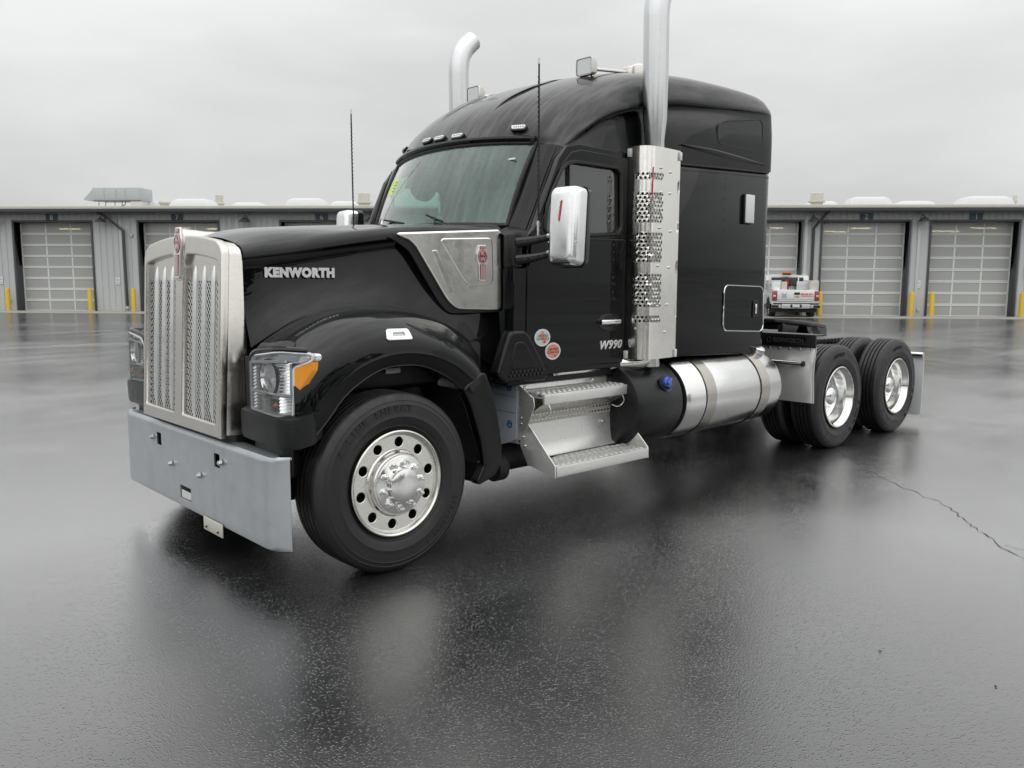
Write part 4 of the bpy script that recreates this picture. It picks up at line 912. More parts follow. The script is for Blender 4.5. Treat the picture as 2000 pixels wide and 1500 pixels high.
F = frame4(ws_pt(.60, .60)+Vector((.012, 0, 0)), (0, -1, 0), Vector((.45, 0, 1)))
plate('window_note', [(-.10, -.075), (.09, -.06), (.10, .075), (-.09, .06)], 'yellownote', wsh, (), .002, 0, F)
b = MB()
for i in range(4): b.box((-.05, -.045+i*.026, .001), (.02, -.038+i*.026, .003), 0, 1, F @ Matrix.Rotation(R(-4), 4, 'Z'))
b.build('note_lines', 'greyplastic', wsh)
F = frame4(ws_pt(-.86, .80)+Vector((-.008, 0, 0)), (0, -1, 0), Vector((.45, 0, 1))); plate('glass_mark', [(-.04, -.006), (.04, -.006), (.04, .006), (-.04, .006)], 'lampwhite', wsh, (), .002, 0, F)
for s in (NEAR, FAR):
    b = MB(); P = [ws_pt(-.42*1+.02*i if s < 0 else .1+.04*i, .02+.008*i)+Vector((-.025, 0, .012)) for i in range(12)]
    b.tube(P, .007, 6); b.tube([P[5], P[5]+Vector((-.04, s*.06, -.04)), Vector((1.0, P[5].y+s*.12, 2.0))], .009, 6); b.build('wiper', 'matte', truck)
# ---- roof
RX = None
L0 = [(1.262, 0, 2.585), (1.315, 0, 2.665), (1.45, 0, 2.82), (1.65, 0, 2.96), (1.95, 0, 3.095), (2.3, 0, 3.195), (2.7, 0, 3.26), (3.2, 0, 3.285), (3.75, 0, 3.27), (4.0, 0, 3.235), (4.03, 0, 3.18)]
L1 = [(1.31, .42, 2.58), (1.365, .42, 2.66), (1.49, .43, 2.805), (1.68, .45, 2.945), (1.97, .47, 3.08), (2.31, .49, 3.18), (2.7, .5, 3.245), (3.2, .5, 3.27), (3.75, .5, 3.258), (4.0, .5, 3.225), (4.03, .5, 3.17)]
L15 = [(1.40, .68, 2.562), (1.455, .70, 2.645), (1.56, .73, 2.765), (1.74, .76, 2.895), (2.02, .78, 3.035), (2.33, .79, 3.14), (2.7, .80, 3.205), (3.2, .80, 3.235), (3.75, .80, 3.232), (4.0, .80, 3.205), (4.03, .79, 3.15)]
L2 = [(1.462, .815, 2.545), (1.50, .86, 2.60), (1.62, .905, 2.705), (1.83, .93, 2.855), (2.10, .945, 2.985), (2.38, .95, 3.09), (2.7, .955, 3.145), (3.2, .96, 3.18), (3.75, .96, 3.19), (4.0, .955, 3.17), (4.03, .94, 3.12)]
L25 = [(1.485, .90, 2.53), (1.54, .95, 2.575), (1.66, .99, 2.66), (1.86, 1.005, 2.79), (2.12, 1.015, 2.90), (2.40, 1.02, 2.985), (2.7, 1.03, 3.03), (3.2, 1.035, 3.06), (3.75, 1.035, 3.09), (4.0, 1.03, 3.09), (4.03, 1.01, 3.06)]
L3 = [(1.50, .97, 2.515), (1.56, 1.01, 2.55), (1.68, 1.03, 2.63), (1.89, 1.035, 2.745), (2.14, 1.04, 2.835), (2.41, 1.045, 2.90), (2.7, 1.05, 2.945), (3.2, 1.055, 2.985), (3.75, 1.06, 3.03), (4.0, 1.055, 3.04), (4.03, 1.03, 3.02)]
L35 = [(1.515, 1.0, 2.508), (1.575, 1.015, 2.535), (1.70, 1.0, 2.60), (1.90, .99, 2.715), (2.15, .985, 2.81), (2.41, .985, 2.87), (2.7, 1.0, 2.915), (3.2, 1.03, 2.96), (3.75, 1.055, 3.0), (4.0, 1.06, 3.0), (4.03, 1.035, 2.98)]
L4 = [(1.53, 1.015, 2.503), (1.59, 1.018, 2.52), (1.72, 1.005, 2.565), (1.92, .995, 2.64), (2.16, .99, 2.70), (2.42, 1.0, 2.74), (2.7, 1.045, 2.77), (3.2, 1.075, 2.80), (3.75, 1.08, 2.82), (4.0, 1.075, 2.82), (4.03, 1.045, 2.81)]
L5 = [(1.545, 1.02, 2.50), (1.61, 1.02, 2.505), (1.74, 1.015, 2.515), (1.93, 1.012, 2.52), (2.17, 1.01, 2.52), (2.43, 1.02, 2.515), (2.7, 1.065, 2.505), (3.2, 1.078, 2.525), (3.75, 1.08, 2.545), (4.0, 1.076, 2.555), (4.03, 1.05, 2.556)]
def upper(s):
    return [side(c_, s) for c_ in (L0, L1, L15, L2, L25, L3, L35, L4, L5)]
b = MB()
for s in (NEAR, FAR): b.grid(patch(upper(s), 5, 4, True))
# rear closing face of the roof
for s in (NEAR, FAR):
    ring = [c_[-1] for c_ in upper(s)]; b.ngon(ring+[Vector((4.03, 0, 2.556))])
rf = b.build('roof_cap', 'paint_roof', truck, sharp=48)
# raised roof spine either side of the middle
for s in (NEAR, FAR):
    b = MB(); P = [(1.46, s*.30, 2.80), (1.65, s*.31, 2.955), (1.95, s*.33, 3.092), (2.25, s*.35, 3.175)]; Q = crs(P, 20); rows = []
    for i, q in enumerate(Q):
        w = .035*math.sin(math.pi*(i+.3)/20); rows.append([q+Vector((0, d*w*1.6, h*w*.16-.002)) for d, h in ((-1, 0), (-.5, .7), (0, 1), (.5, .7), (1, 0))])
    b.grid(rows); b.build('roof_spine', 'paint_roof', rf, sharp=80)
# header visor strip over the windshield
b = MB(); b.tube([ws_pt(u, 1.0)+Vector((-.008, 0, .028)) for u in us], .022, 8); b.build('header_strip', 'paint', truck)
# marker lamps
def roof_pt(x, y):
    """height of the roof cap near the front"""
    prof = [[(p_[0], p_[2]) for p_ in c_] for c_ in (L0, L1, L15, L2)]; yy = [0, .43, .73, .9]
    zs = [li(p_, x) for p_ in prof]
    a = abs(y)
    for k in range(3):
        if a <= yy[k+1]: return zs[k]+(zs[k+1]-zs[k])*(a-yy[k])/(yy[k+1]-yy[k])
    return zs[-1]
for y, x in ((.66, 1.435), (.235, 1.336), (.04, 1.303), (-.155, 1.313), (-.66, 1.435)):
    z = roof_pt(x, y); e = .01
    du = Vector((x+.02*(1 if y < 0 else -1)*0, y-.05, roof_pt(x, y-.05)))-Vector((x, y+.05, roof_pt(x, y+.05))); tx = {.66: .055, .235: .012, .04: .0, -.155: -.01, -.66: -.055}[y]
    du = Vector((-tx*1.0 if y > 0 else -tx, -.1, 0)); dv = Vector((.06, 0, roof_pt(x+.06, y)-z)); F = frame4((x, y, z), du, dv) @ Matrix.Translation((0, 0, .017))
    lm = plate('cab_marker_lamp', roundpoly([(-.048, -.018), (.048, -.018), (.058, .02), (-.058, .02)], .012), 'plastic_gloss', truck, (), .022, .006, F, bres=2)
    plate('lens', roundpoly([(-.040, -.013), (.040, -.013), (.049, .015), (-.049, .015)], .009), 'lampwhite', lm, (), .018, .004, F @ Matrix.Translation((0, 0, .010)), bres=2)
    b = MB(); [b.box((-.032+i*.016, -.006, .018), (-.024+i*.016, .006, .0205), 0, 1, F) for i in range(5)]; b.build('diode', 'greyplastic', lm)
# ---- sleeper body
SLP = []
def slp_ring(z):
    P = [(2.42, .93), (2.46, 1.0), (2.52, 1.055), (2.60, 1.069), (3.3, 1.072), (3.94, 1.072), (4.0, 1.065), (4.028, 1.04), (4.035, 1.0)]
    return [Vector((x, -y, z)) for x, y in P]+[Vector((x, y, z)) for x, y in reversed(P)]
def zb(x): return 1.048-.037*(x-2.45)
def zt(x): return 2.493+.037*(x-2.7)
b = MB(); rows = []
for k in (0, .015, .5, .985, 1):
    ring = slp_ring(0); ins = .012 if k in (0, 1) else 0
    rows.append([Vector((v.x-ins*.3, v.y*(1-ins), zb(v.x)+(zt(v.x)-zb(v.x))*k)) for v in ring])
b.grid(rows, True); b.ngon(rows[0]); b.ngon(rows[-1]); slp = b.build('sleeper_body', 'paint_side', truck, sharp=35)
b = MB(); b.box((2.2, -.9, .98), (2.44, .9, 2.72), .03); b.build('cab_rear_wall', 'matte', truck)
for s in (NEAR, FAR):
    # rivets along the seams
    rv = bmesh.new(); bmesh.ops.create_icosphere(rv, subdivisions=1, radius=.0045); rme = bpy.data.meshes.new('r'); rv.to_mesh(rme); rv.free()
    b = MB(); pts = []
    for i in range(31): x = 2.64+i*.045; pts += [(x, zt(x)-.035), (x, zb(x)+.075)]
    for i in range(33): pts += [(3.965, 1.06+i*.045)]
    for i in range(17): pts += [(3.335, 1.12+i*.083)]
    for i in range(11): pts += [(3.42+i*.05, 1.70)]
    for x, z in pts:
        y = 1.073 if x < 3.96 else 1.068
        m_ = rme.copy(); m_.transform(Matrix.Translation((x, s*y, z))); b.mesh(m_); bpy.data.meshes.remove(m_)
    r_o = b.build('rivets', 'paint', slp, weld=False); r_o['kind'] = 'stuff'
    # seam shadow gap between roof cap and body
    b = MB(); b.tube([(2.6, s*1.066, zt(2.6)+.008), (3.2, s*1.073, zt(3.2)+.008), (3.95, s*1.07, zt(3.95)+.008), (4.02, s*1.045, zt(4.02)+.008)], .010, 6); b.build('seam_gasket', 'seal', truck)
    sx = 1 if s < 0 else -1
    # luggage door with bright edge, latch
    LD = roundpoly(xz([(3.36, 1.215), (3.985, 1.185), (3.965, 1.575), (3.36, 1.59)], s), .07, 6)
    ld = plate('luggage_door', LD, 'paint_side', truck, (), .012, .003, SIDEM(s, 1.073))
    b = MB(); F = SIDEM(s, 1.079); b.tube([F @ Vector((q[0], q[1], 0)) for q in LD+[LD[0]]], .0055, 6, False); b.build('bright_edge', 'chrome', ld)
    plate('latch_bezel', rrect(3.80 if s < 0 else -3.875, 1.315, 3.875 if s < 0 else -3.80, 1.455, .014), 'plastic', ld, [rrect(3.812 if s < 0 else -3.863, 1.33, 3.863 if s < 0 else -3.812, 1.44, .01)], .014, .003, SIDEM(s, 1.082))
    b = MB(); b.box((3.835, min(s*1.075, s*1.09), 1.34), (3.862, max(s*1.075, s*1.09), 1.43), .007, 2); b.build('latch', 'chrome', ld)
    # white flat lamp
    b = MB(); b.box((3.60, min(s*1.07, s*1.092), 2.098), (3.735, max(s*1.07, s*1.092), 2.343), .008, 3); wl = b.build('side_lamp', 'plastic', truck)
    b = MB(); b.box((3.606, min(s*1.09, s*1.104), 2.104), (3.735, max(s*1.09, s*1.104), 2.338), .006, 3); b.build('lamp_face', 'lampwhite', wl)
    # upper window outline on the roof cap
    WP = roundpoly(xz([(3.20, 2.705), (3.86, 2.705), (3.845, 2.935), (3.80, 2.965), (3.28, 2.885), (3.19, 2.84)], s), .05, 5); b = MB(); F = SIDEM(s, 1.077)
    uw = plate('upper_window', WP, 'plastic_gloss', rf, (), .012, .003, SIDEM(s, 1.073)); b.tube([F @ Vector((q[0], q[1], 0)) for q in WP+[WP[0]]], .0065, 6, False); b.build('window_gasket', 'seal', uw)
    # dark strip standing for the shade of the scooped recess under it
    b = MB(); P = [(2.72, s*1.070, 2.645), (3.1, s*1.083, 2.635), (3.5, s*1.086, 2.615), (3.92, s*1.082, 2.60)]; Q = crs(P, 24); rows = []
    for i, q in enumerate(Q):
        w = .024*math.sin(math.pi*(i+.4)/24.2)**.8; rows.append([q+Vector((0, s*o_, z*w)) for z, o_ in ((1, -.004), (.75, .008), (.25, .010), (-.4, .002), (-1, -.004))])
    b.grid(rows); b.build('recess_shade', 'plastic_gloss', rf, sharp=80)
# ---- exhaust stacks and heat shields
def stack(s):
    e = empty('exhaust_stack', (2.34, s*1.11, 1.0), 0, truck); Y = s*1.112
    pts = [(2.36, Y, .99), (2.36, Y, 2.55), (2.352, Y, 2.62), (2.35, Y, 2.78), (2.345, Y, 3.1), (2.34, Y, 3.46), (2.342, Y, 3.52), (2.352, Y, 3.585), (2.375, Y, 3.645), (2.41, Y, 3.70), (2.455, Y, 3.745), (2.50, Y, 3.785)]
    rad = [.068, .068, .070, .087, .091, .091, .091, .0905, .09, .09, .089, .089]
    # cut the outlet upright
    b = MB(); n = 28; rows = []
    for i, (q, r) in enumerate(zip(pts, rad)):
        q = Vector(q); d = (Vector(pts[min(i+1, len(pts)-1)])-Vector(pts[max(0, i-1)])).normalized(); up_ = Vector((0, 1, 0)); a = d.cross(up_).normalized(); rows.append([q+(a*math.cos(2*math.pi*k/n)+up_*math.sin(2*math.pi*k/n))*r for k in range(n)])
    b.grid(rows, True); b.build('stack_pipe', 'stack', e, sharp=50)
    b = MB(); b.grid([[q_ for q_ in rows[-1]], [Vector((2.50, Y, 3.785)).lerp(q_, .93)-Vector((.0, 0, .0)) for q_ in rows[-1]], [Vector((2.42, Y, 3.71)).lerp(q_-Vector((.08, 0, .075)), .9) for q_ in rows[-1]]], True); b.ngon([Vector((2.42, Y, 3.71)).lerp(q_-Vector((.08, 0, .075)), .9) for q_ in rows[-1]]); b.build('outlet_liner', 'matte', e)
    # elbow under the cab
    b = MB(); P = crs([(2.36, Y, 1.14), (2.355, Y, 1.085), (2.30, s*1.09, 1.035), (2.2, s*1.03, 1.02), (2.08, s*.9, 1.01), (1.95, s*.75, 1.0)], 22); b.tube(P, .06, 20); b.build('exhaust_elbow', 'stainless', e, sharp=60)
    # bent, perforated shield
    path = [(2.15, 1.04), (2.137, 1.11), (2.15, 1.175), (2.20, 1.210), (2.28, 1.216), (2.36, 1.214), (2.44, 1.208), (2.50, 1.202), (2.555, 1.195)]
    C = crs([(x, s*y, 0) for x, y in path], 121); Ls = [0]
    for i in range(120): Ls.append(Ls[-1]+(C[i+1]-C[i]).length)
    LT = Ls[-1]
    def on(u, z):
        g = max(0, min(LT, u)); j = min(119, int(g/LT*120)); 
        q = C[j].lerp(C[j+1], g/LT*120-j); return Vector((q.x, q.y, z))
    z0, z1 = 1.055, 2.565; pit = .0315; U0, U1 = .075, .085+pit*8.5
    zrows = []; bands = [(1.34, 1, 2), (1.48, 7, 8), (1.80, 6, 8), (2.09, 6, 8), (2.36, 2, 2)]
    # rows of holes in groups
    rowz = []
    for zz, n in ((1.335, 2), (1.445, 9), (1.765, 8), (2.045, 8), (2.345, 2)): rowz += [zz+i*pit*.86 for i in range(n)]
    b = MB()
    def quad(u0, u1, za, zb_):
        m = max(1, int((u1-u0)/.02)); b.grid([[on(u0+(u1-u0)*i/m, z) for i in range(m+1)] for z in (za, zb_)])
    zcur = z0; hh = pit*.86/2
    for k, zc in enumerate(rowz):
        if zc-hh > zcur+1e-5: quad(0, LT, zcur, zc-hh)
        o = 0 if k % 2 else pit/2
        n = 8; quad(0, U0+o, zc-hh, zc+hh); quad(U0+o+n*pit, LT, zc-hh, zc+hh)
        for i in range(n):
            uc = U0+o+(i+.5)*pit; oc_ = [(pit/2, 0), (pit/2, hh), (0, hh), (-pit/2, hh), (-pit/2, 0), (-pit/2, -hh), (0, -hh), (pit/2, -hh)]; r = .0098
            outer_ = [on(uc+a, zc+c_) for a, c_ in oc_]; inner_ = [on(uc+r*math.cos(math.pi*j/4), zc+r*math.sin(math.pi*j/4)) for j in range(8)]
            b.grid([outer_, inner_], True)
        zcur = zc+hh
    quad(0, LT, zcur, z1); b.solid(.004); sh = b.build('heat_shield', 'chrome_wavy', e, sharp=45)
    for u, z in ((.30, 2.42), (.305, 2.25), (.42, 2.40), (.42, 2.25), (.44, 1.98), (.30, 2.0), (.43, 1.72), (.29, 1.73), (.42, 1.45), (.29, 1.44), (.40, 1.25), (.10, 1.28)):
        q = on(u, z); nn = Vector((0, s, 0)); hexbolt(q+nn*.003, nn, .007, .006, 'bolt', 'stainless', sh)
    for u in (.015, LT-.012):
        for z in (z0+.03, z1-.04):
            q = on(u, z); b = MB(); b.box((q.x-.014, q.y-.014, z-.03), (q.x+.014, q.y+.014, z+.03), .004); b.build('edge_clip', 'lampwhite', sh)
    if s < 0:
        b = MB(); b.grid([[on(.205, 2.20)+Vector((0, s*.003, 0)), on(.217, 2.20)+Vector((0, s*.003, 0))], [on(.21, 2.42)+Vector((0, s*.003, 0)), on(.219, 2.42)+Vector((0, s*.003, 0))]]); b.build('marker_streak', 'redmark', sh)
for s in (NEAR, FAR): stack(s)
# ---- mirrors and antennas
def mirror(s):
    m_ = empty('door_mirror', (1.28, s*1.3, 1.7), 0, truck); T = Matrix.Translation((1.275, s*1.295, 1.957)) @ Matrix.Rotation(-s*R(9), 4, 'Z') @ Matrix.Rotation(R(4), 4, 'Y')
    b = MB(); rows = []
    for x, k, kz in ((-.088, .62, .80), (-.085, .82, .91), (-.07, .93, .965), (-.045, .985, .99), (0, 1, 1), (.035, 1, 1)):
        rows.append([T @ Vector((x, y*k, z*kz)) for y, z in rrect(-.108, -.248, .108, .248, .045, 5)])
    b.grid(rows, True); b.ngon(rows[0]); b.build('mirror_shell', 'mirror_shell', m_, sharp=55)
    b = MB(); b.grid([[T @ Vector((x, y*k, z*k)) for y, z in rrect(-.112, -.252, .112, .252, .045, 5)] for x, k in ((.03, 1), (.07, 1), (.078, .97), (.07, .93))], True); b.build('mirror_rim', 'plastic_gloss', m_)
    b = MB(); b.ngon([T @ Vector((.068, y*.95, z*.95)) for y, z in rrect(-.112, -.252, .112, .252, .045, 5)]); b.build('mirror_glass', 'chrome', m_)
    b = MB(); b.box((-.075, -.108, -.106), (-.05, .108, -.098), .003, 1, T); b.build('shell_seam', 'stainless', m_)
    if s < 0: b = MB(); b._add([T @ Vector((-.091, y, z)) for y, z in ((.014, .15), (.0, .155), (.014, .02), (.026, .035))], [(0, 1, 2, 3)]); b.build('marker_streak', 'redmark', m_)
    b = MB()
    for z0, z1 in ((1.862, 1.905), (1.752, 1.80)):
        P = [(1.08, s*1.02, z0), (1.12, s*1.07, z0+.008), (1.18, s*1.12, z0+.022), (1.25, s*1.20, z1)]; b.tube(crs(P, 10), [.036, .034, .032, .03, .028, .026, .024, .023, .022, .022], 10)
    b.build('mirror_arm', 'plastic_gloss', m_)
    b = MB(); b.box((1.035, min(s*.93, s*1.035), 1.70), (1.125, max(s*.93, s*1.025), 1.925), .02, 3); b.build('mirror_mount', 'plastic', m_)
    for z1 in (1.905, 1.80): hexbolt((1.20, s*1.185, z1+.0), (-.4, s*.9, 0), .010, .01, 'bolt', 'stainless', m_)
    a = empty('antenna', (1.20, s*1.095, 1.9), 0, truck)
    b = MB(); b.tube([(1.20, s*1.095, 1.90), (1.20, s*1.095, 2.0)], .011, 10); b.tube([(1.20, s*1.095, 1.965), (1.20, s*1.095, 1.99)], .013, 10); b.build('antenna_base', 'stainless', a)
    b = MB(); b.tube([(1.20, s*1.095, 2.0), (1.197, s*1.097, 2.5), (1.195, s*1.095, 2.965)], .0055, 8)
    P = [(1.20-.005*t/160+.0065*math.cos(t*1.25), s*1.095+.0065*math.sin(t*1.25), 2.0+.006*t) for t in range(150)]; b.tube(P, .0028, 4); b.build('antenna_whip', 'matte', a)
    b = MB(); b.tube([(1.195, s*1.095, 2.965), (1.195, s*1.095, 3.0)], .008, 8); b.build('antenna_tip', 'lampwhite', a)
for s in (NEAR, FAR): mirror(s)
# look-down mirror over the far window
b = MB(); b.revolve([(.14, 0), (.135, .03), (.10, .075), (.05, .10), (0, .105)], (0, 0, 0), 'Y', 24); lk = b.build('look_down_mirror', 'plastic', truck); lk.matrix_basis = Matrix.Translation((1.89, 1.045, 2.445)); lk.matrix_parent_inverse = PW(truck).inverted()
# ---- roof work lamps
def work_lamp(s):
    w = empty('work_lamp', (2.2, s*.62, 3.1), 0, truck)
    def head(x, y, z, d):
        T = Matrix.Translation((x, y, z)) @ Matrix.Rotation(R(0) if d < 0 else R(180), 4, 'Z'); b = MB()
        rows = [[T @ Vector((xx, yy*k, zz*k)) for yy, zz in rrect(-.075, -.06, .075, .06, .016, 3)] for xx, k in ((-.055, .97), (-.055, 1.05), (-.045, 1.05), (.005, .95), (.05, .55), (.052, .5))]
        b.grid(rows, True); b.ngon(rows[-1]); b.build('lamp_head', 'grille', w, sharp=40)
        b = MB(); b.ngon([T @ Vector((-.052, yy*.9, zz*.9)) for yy, zz in rrect(-.075, -.06, .075, .06, .016, 3)]); b.build('lens', 'lampwhite', w)
    z0 = roof_pt(2.18, .62)
    head(2.16, s*.635, 3.185, -1); head(2.66, s*.63, 3.235, 1)
    b = MB(); b.tube([(2.21, s*.635, 3.185), (2.62, s*.63, 3.228)], .013, 10); b.tube([(2.20, s*.635, z0-.01), (2.20, s*.635, 3.15)], .012, 8); b.tube([(2.62, s*.63, 3.19), (2.62, s*.63, 3.24)], .02, 8); b.build('lamp_bar', 'stainless', w)
    b = MB(); b.revolve([(.035, -.005), (.034, .012), (.02, .02), (0, .02)], (2.20, s*.635, z0), 'Z', 16); b.box((2.08, s*.635-.05, z0-.03), (2.24, s*.635+.05, z0-.004), .008); b.build('lamp_foot', 'plastic_gloss', w)
for s in (NEAR, FAR): work_lamp(s)
# ---- steps, battery box
def steps(s):
    e = empty('cab_steps', (1.65, s*1.1, .35), 0, truck); XA, XB = 1.185, 2.12
    b = MB(); P = [(-.78, .955), (-.80, .972), (-.84, .978), (-.88, .968), (-.905, .945), (-.915, .915), (-.925, .895), (-.945, .885)]
    b.grid([[(x, -s*y if False else s*abs(y), z) for y, z in P] for x in (XA+.005, XB-.15)]); b.build('top_cover', 'tread', e, sharp=50)
    for x in (XA+.06, XB-.20): hexbolt((x, s*.93, .905), (0, s, .2), .012, .01, 'bolt', 'stainless', e)
    # box body
    b = MB(); b.box((XA, min(s*.55, s*.93), .52), (XB, max(s*.55, s*.93), .93), .012); b.build('battery_box', 'tread', e)
    # upper tread
    def tread(x0, x1, y0, y1, z, dy, name):
        b = MB(); nx, ny = 17, 3; px, py = (x1-x0)/nx, (y1-y0)/ny
        for i in range(nx):
            for j in range(ny):
                cx, cy = x0+(i+.5)*px, y0+(j+.5)*py; a_, c_ = px/2, py/2; rx, ry = px*.30, py*.30
                oc_ = [(a_, 0), (a_, c_), (0, c_), (-a_, c_), (-a_, 0), (-a_, -c_), (0, -c_), (a_, -c_)]
                o1 = [(cx+u, s*(cy+v), z) for u, v in oc_]; i1 = [(cx+rx*math.cos(math.pi*k/4), s*(cy+ry*math.sin(math.pi*k/4)), z+.011) for k in range(8)]; i2 = [(cx+rx*.9*math.cos(math.pi*k/4), s*(cy+ry*.9*math.sin(math.pi*k/4)), z-.012) for k in range(8)]
                b.grid([o1, i1, i2], True)
        return b.build(name, 'tread', e, sharp=60)
    tread(XA+.06, XB-.03, .945, 1.105, .872, 0, 'upper_tread')
    b = MB(); b.box((XA+.055, min(s*1.105, s*1.125), .805), (XB-.02, max(s*1.105, s*1.125), .876), .004); b.box((XA+.055, min(s*.93, s*1.105), .845), (XB-.02, max(s*.93, s*1.105), .855)); b.build('upper_lip', 'tread', e)
    # sloped riser under the upper tread and dimpled strip
    b = MB(); b.grid([[(x, s*y, z) for y, z in ((1.10, .803), (1.02, .755), (.975, .735))] for x in (XA+.055, XB-.02)]); b.solid(.003); b.build('sloped_riser', 'tread', e)
    b = MB(); b.box((XA+.02, min(s*.955, s*.972), .66), (XB-.02, max(s*.955, s*.972), .742), .002); dm = b.build('dimple_strip', 'fascia', e)
    b = MB()
    for i in range(26):
        for j in range(2): b.mesh(plate_mesh(ell(0, 0, .011, .007, 10), (), .003, 0, frame4((XA+.05+i*.034+j*.012, s*.9725, .682+j*.035), (1 if s < 0 else -1, 0, 0), (0, 0, 1))))
    dd = b.build('dimples', 'strap', dm); dd['kind'] = 'stuff'
    b = MB(); b.grid([[(x, s*y, z) for y, z in ((.965, .66), (.975, .52), (.99, .45), (1.02, .425))] for x in (XA+.01, XB-.01)]); b.build('lower_riser', 'tread', e, sharp=60)
    tread(XA+.03, XB+.015, 1.045, 1.265, .418, 0, 'lower_tread')
    b = MB(); b.box((XA+.015, min(s*1.265, s*1.285), .352), (XB+.03, max(s*1.265, s*1.285), .424), .006); b.box((XA+.02, min(s*1.0, s*1.264), .388), (XB+.025, max(s*1.0, s*1.264), .398)); b.build('lower_lip', 'tread', e)
    b = MB(); b.box((XA+.03, min(s*1.02, s*1.03), .424), (XB, max(s*1.02, s*1.03), .428)); b.build('tread_gap', 'seal', e)
    for x in (XA, XB+.022):
        b = MB(); b.prism([(x, s*.96, .72), (x, s*1.0, .70), (x, s*1.28, .43), (x, s*1.285, .35), (x, s*.96, .35)] if x > 2 else [(x, s*.945, .745), (x, s*.985, .715), (x, s*1.28, .43), (x, s*1.285, .35), (x, s*1.02, .40), (x, s*.95, .52)], (.008, 0, 0), .0015, 1); g = b.build('step_gusset', 'tread', e)
        for y, z in ((.965, .71), (.965, .67), (.985, .585), (1.0, .525)): hexbolt((x-.002, s*y, z), (-1, 0, 0), .007, .006, 'bolt', 'chrome', g)
    b = MB(); b.prism([(XA-.004, s*.93, .93), (XA-.004, s*1.08, .855), (XA-.004, s*1.09, .80), (XA-.004, s*.98, .56), (XA-.004, s*.93, .55), (XA-.004, s*.70, .55), (XA-.004, s*.70, .93)], (.006, 0, 0), .002, 1); b.build('box_side', 'tread', e)
    for x in (XA+.10, XB-.08): b = MB(); b.tube(crs([(x, s*1.118, .805), (x+.012, s*1.125, .76), (x+.004, s*1.08, .715), (x-.012, s*1.03, .725)], 14), .0045, 6); b.build('cable_loop', 'chrome', e)
    hexbolt((XB-.13, s*.975, .60), (0, s, 0), .011, .012, 'bolt', 'stainless', e)
    # film-covered plate facing forward
    b = MB(); b.prism([(XA-.012, s*.93, .955), (XA-.012, s*.60, .955), (XA-.012, s*.60, .45), (XA-.012, s*.86, .53), (XA-.012, s*.925, .56)], (.005, 0, 0)); fp = b.build('filmed_plate', 'film', e)
    for y, z in ((.855, .905), (.86, .655)):
        F = frame4((XA-.0145, s*y, z), (0, -1, 0), (0, 0, 1)); b = MB()
        b.mesh(plate_mesh(circ(0, 0, .026, 20), [circ(0, 0, .016, 16)], .001, 0, F)); b.mesh(plate_mesh([(-.02, -.006), (.02, .001), (.02, .010), (-.02, .004)], (), .001, 0, F)); b.build('film_print', 'printblue', fp)
    for z in (.845, .735): b = MB(); b.box((XA-.0145, min(s*.62, s*.92), z), (XA-.0125, max(s*.62, s*.92), z+.003)); b.build('film_line', 'printblue', fp)
    b = MB(); b.tube([(.95, s*.62, .40), (1.75, s*.62, .40)], .13, 24); b.tube([(1.02, s*.85, .37), (1.10, s*.85, .37)], .09, 20); b.build('air_tank', 'matte', e)
for s in (NEAR, FAR): steps(s)
# ---- fuel tanks
def tank(s):
    t_ = empty('fuel_tank', (3.1, s*.92, .37), 0, truck); c_ = (0, s*.925, .70); r = .322
    b = MB(); b.revolve([(0, 2.66), (r*.8, 2.662), (r*.95, 2.675), (r, 2.71), (r, 4.03), (r*.95, 4.075), (r*.8, 4.09), (0, 4.095)], c_, 'X', 64); b.build('tank_shell', 'alu', t_, sharp=40)
    for x in (2.92, 3.72):
        b = MB(); b.revolve([(r+.001, x), (r+.006, x+.002), (r+.006, x+.13), (r+.001, x+.132)], c_, 'X', 64); st = b.build('tank_strap', 'strap', t_)
        b = MB(); b.revolve([(r+.001, x-.012), (r+.005, x-.008), (r+.001, x-.001)], c_, 'X', 64); b.build('strap_liner', 'seal', st)
    b = MB(); b.revolve([(.05, 0), (.05, .03), (.055, .035), (.055, .06), (.045, .068), (0, .07)], (0, 0, 0), 'Z', 20); cp = b.build('filler_cap', 'alu', t_)
    cp.matrix_basis = Matrix.Translation((3.93, s*1.06, .985)) @ Matrix.Rotation(s*-R(22), 4, 'X'); cp.matrix_parent_inverse = PW(t_).inverted()
    b = MB(); b.revolve([(0, 2.08), (r*.8, 2.082), (r*.93, 2.10), (r*.98, 2.14), (r*.98, 2.60), (r*.93, 2.63), (0, 2.64)], c_, 'X', 56); b.build('fluid_tank', 'plastic', t_, sharp=40)
    F = Matrix.Translation((2.42, s*1.205, .865)) @ Matrix.Rotation(s*-R(68), 4, 'X')
    b = MB(); b.mesh(plate_mesh(circ(0, 0, .055, 20), (), .01, .002, F)); b.build('cap_well', 'matte', t_)
    b = MB(); b.mesh(plate_mesh(circ(0, 0, .036, 10), (), .035, .006, F @ Matrix.Translation((0, 0, .022)))); b.mesh(plate_mesh(rrect(-.03, -.008, .03, .008, .006), (), .03, .004, F @ Matrix.Translation((0, 0, .045)) @ Matrix.Rotation(.6, 4, 'Z'))); b.tube([F @ Vector(q) for q in ((.03, 0, .01), (.05, -.03, .02), (.03, -.065, .01), (-.005, -.06, .005))], .004, 6); b.build('fluid_cap', 'bluecap', t_)
    b = MB(); b.box((2.2, min(s*.5, s*.62), .5), (4.0, max(s*.5, s*.62), .95), .02); b.build('tank_bracket', 'frame', t_)
for s in (NEAR, FAR): tank(s)
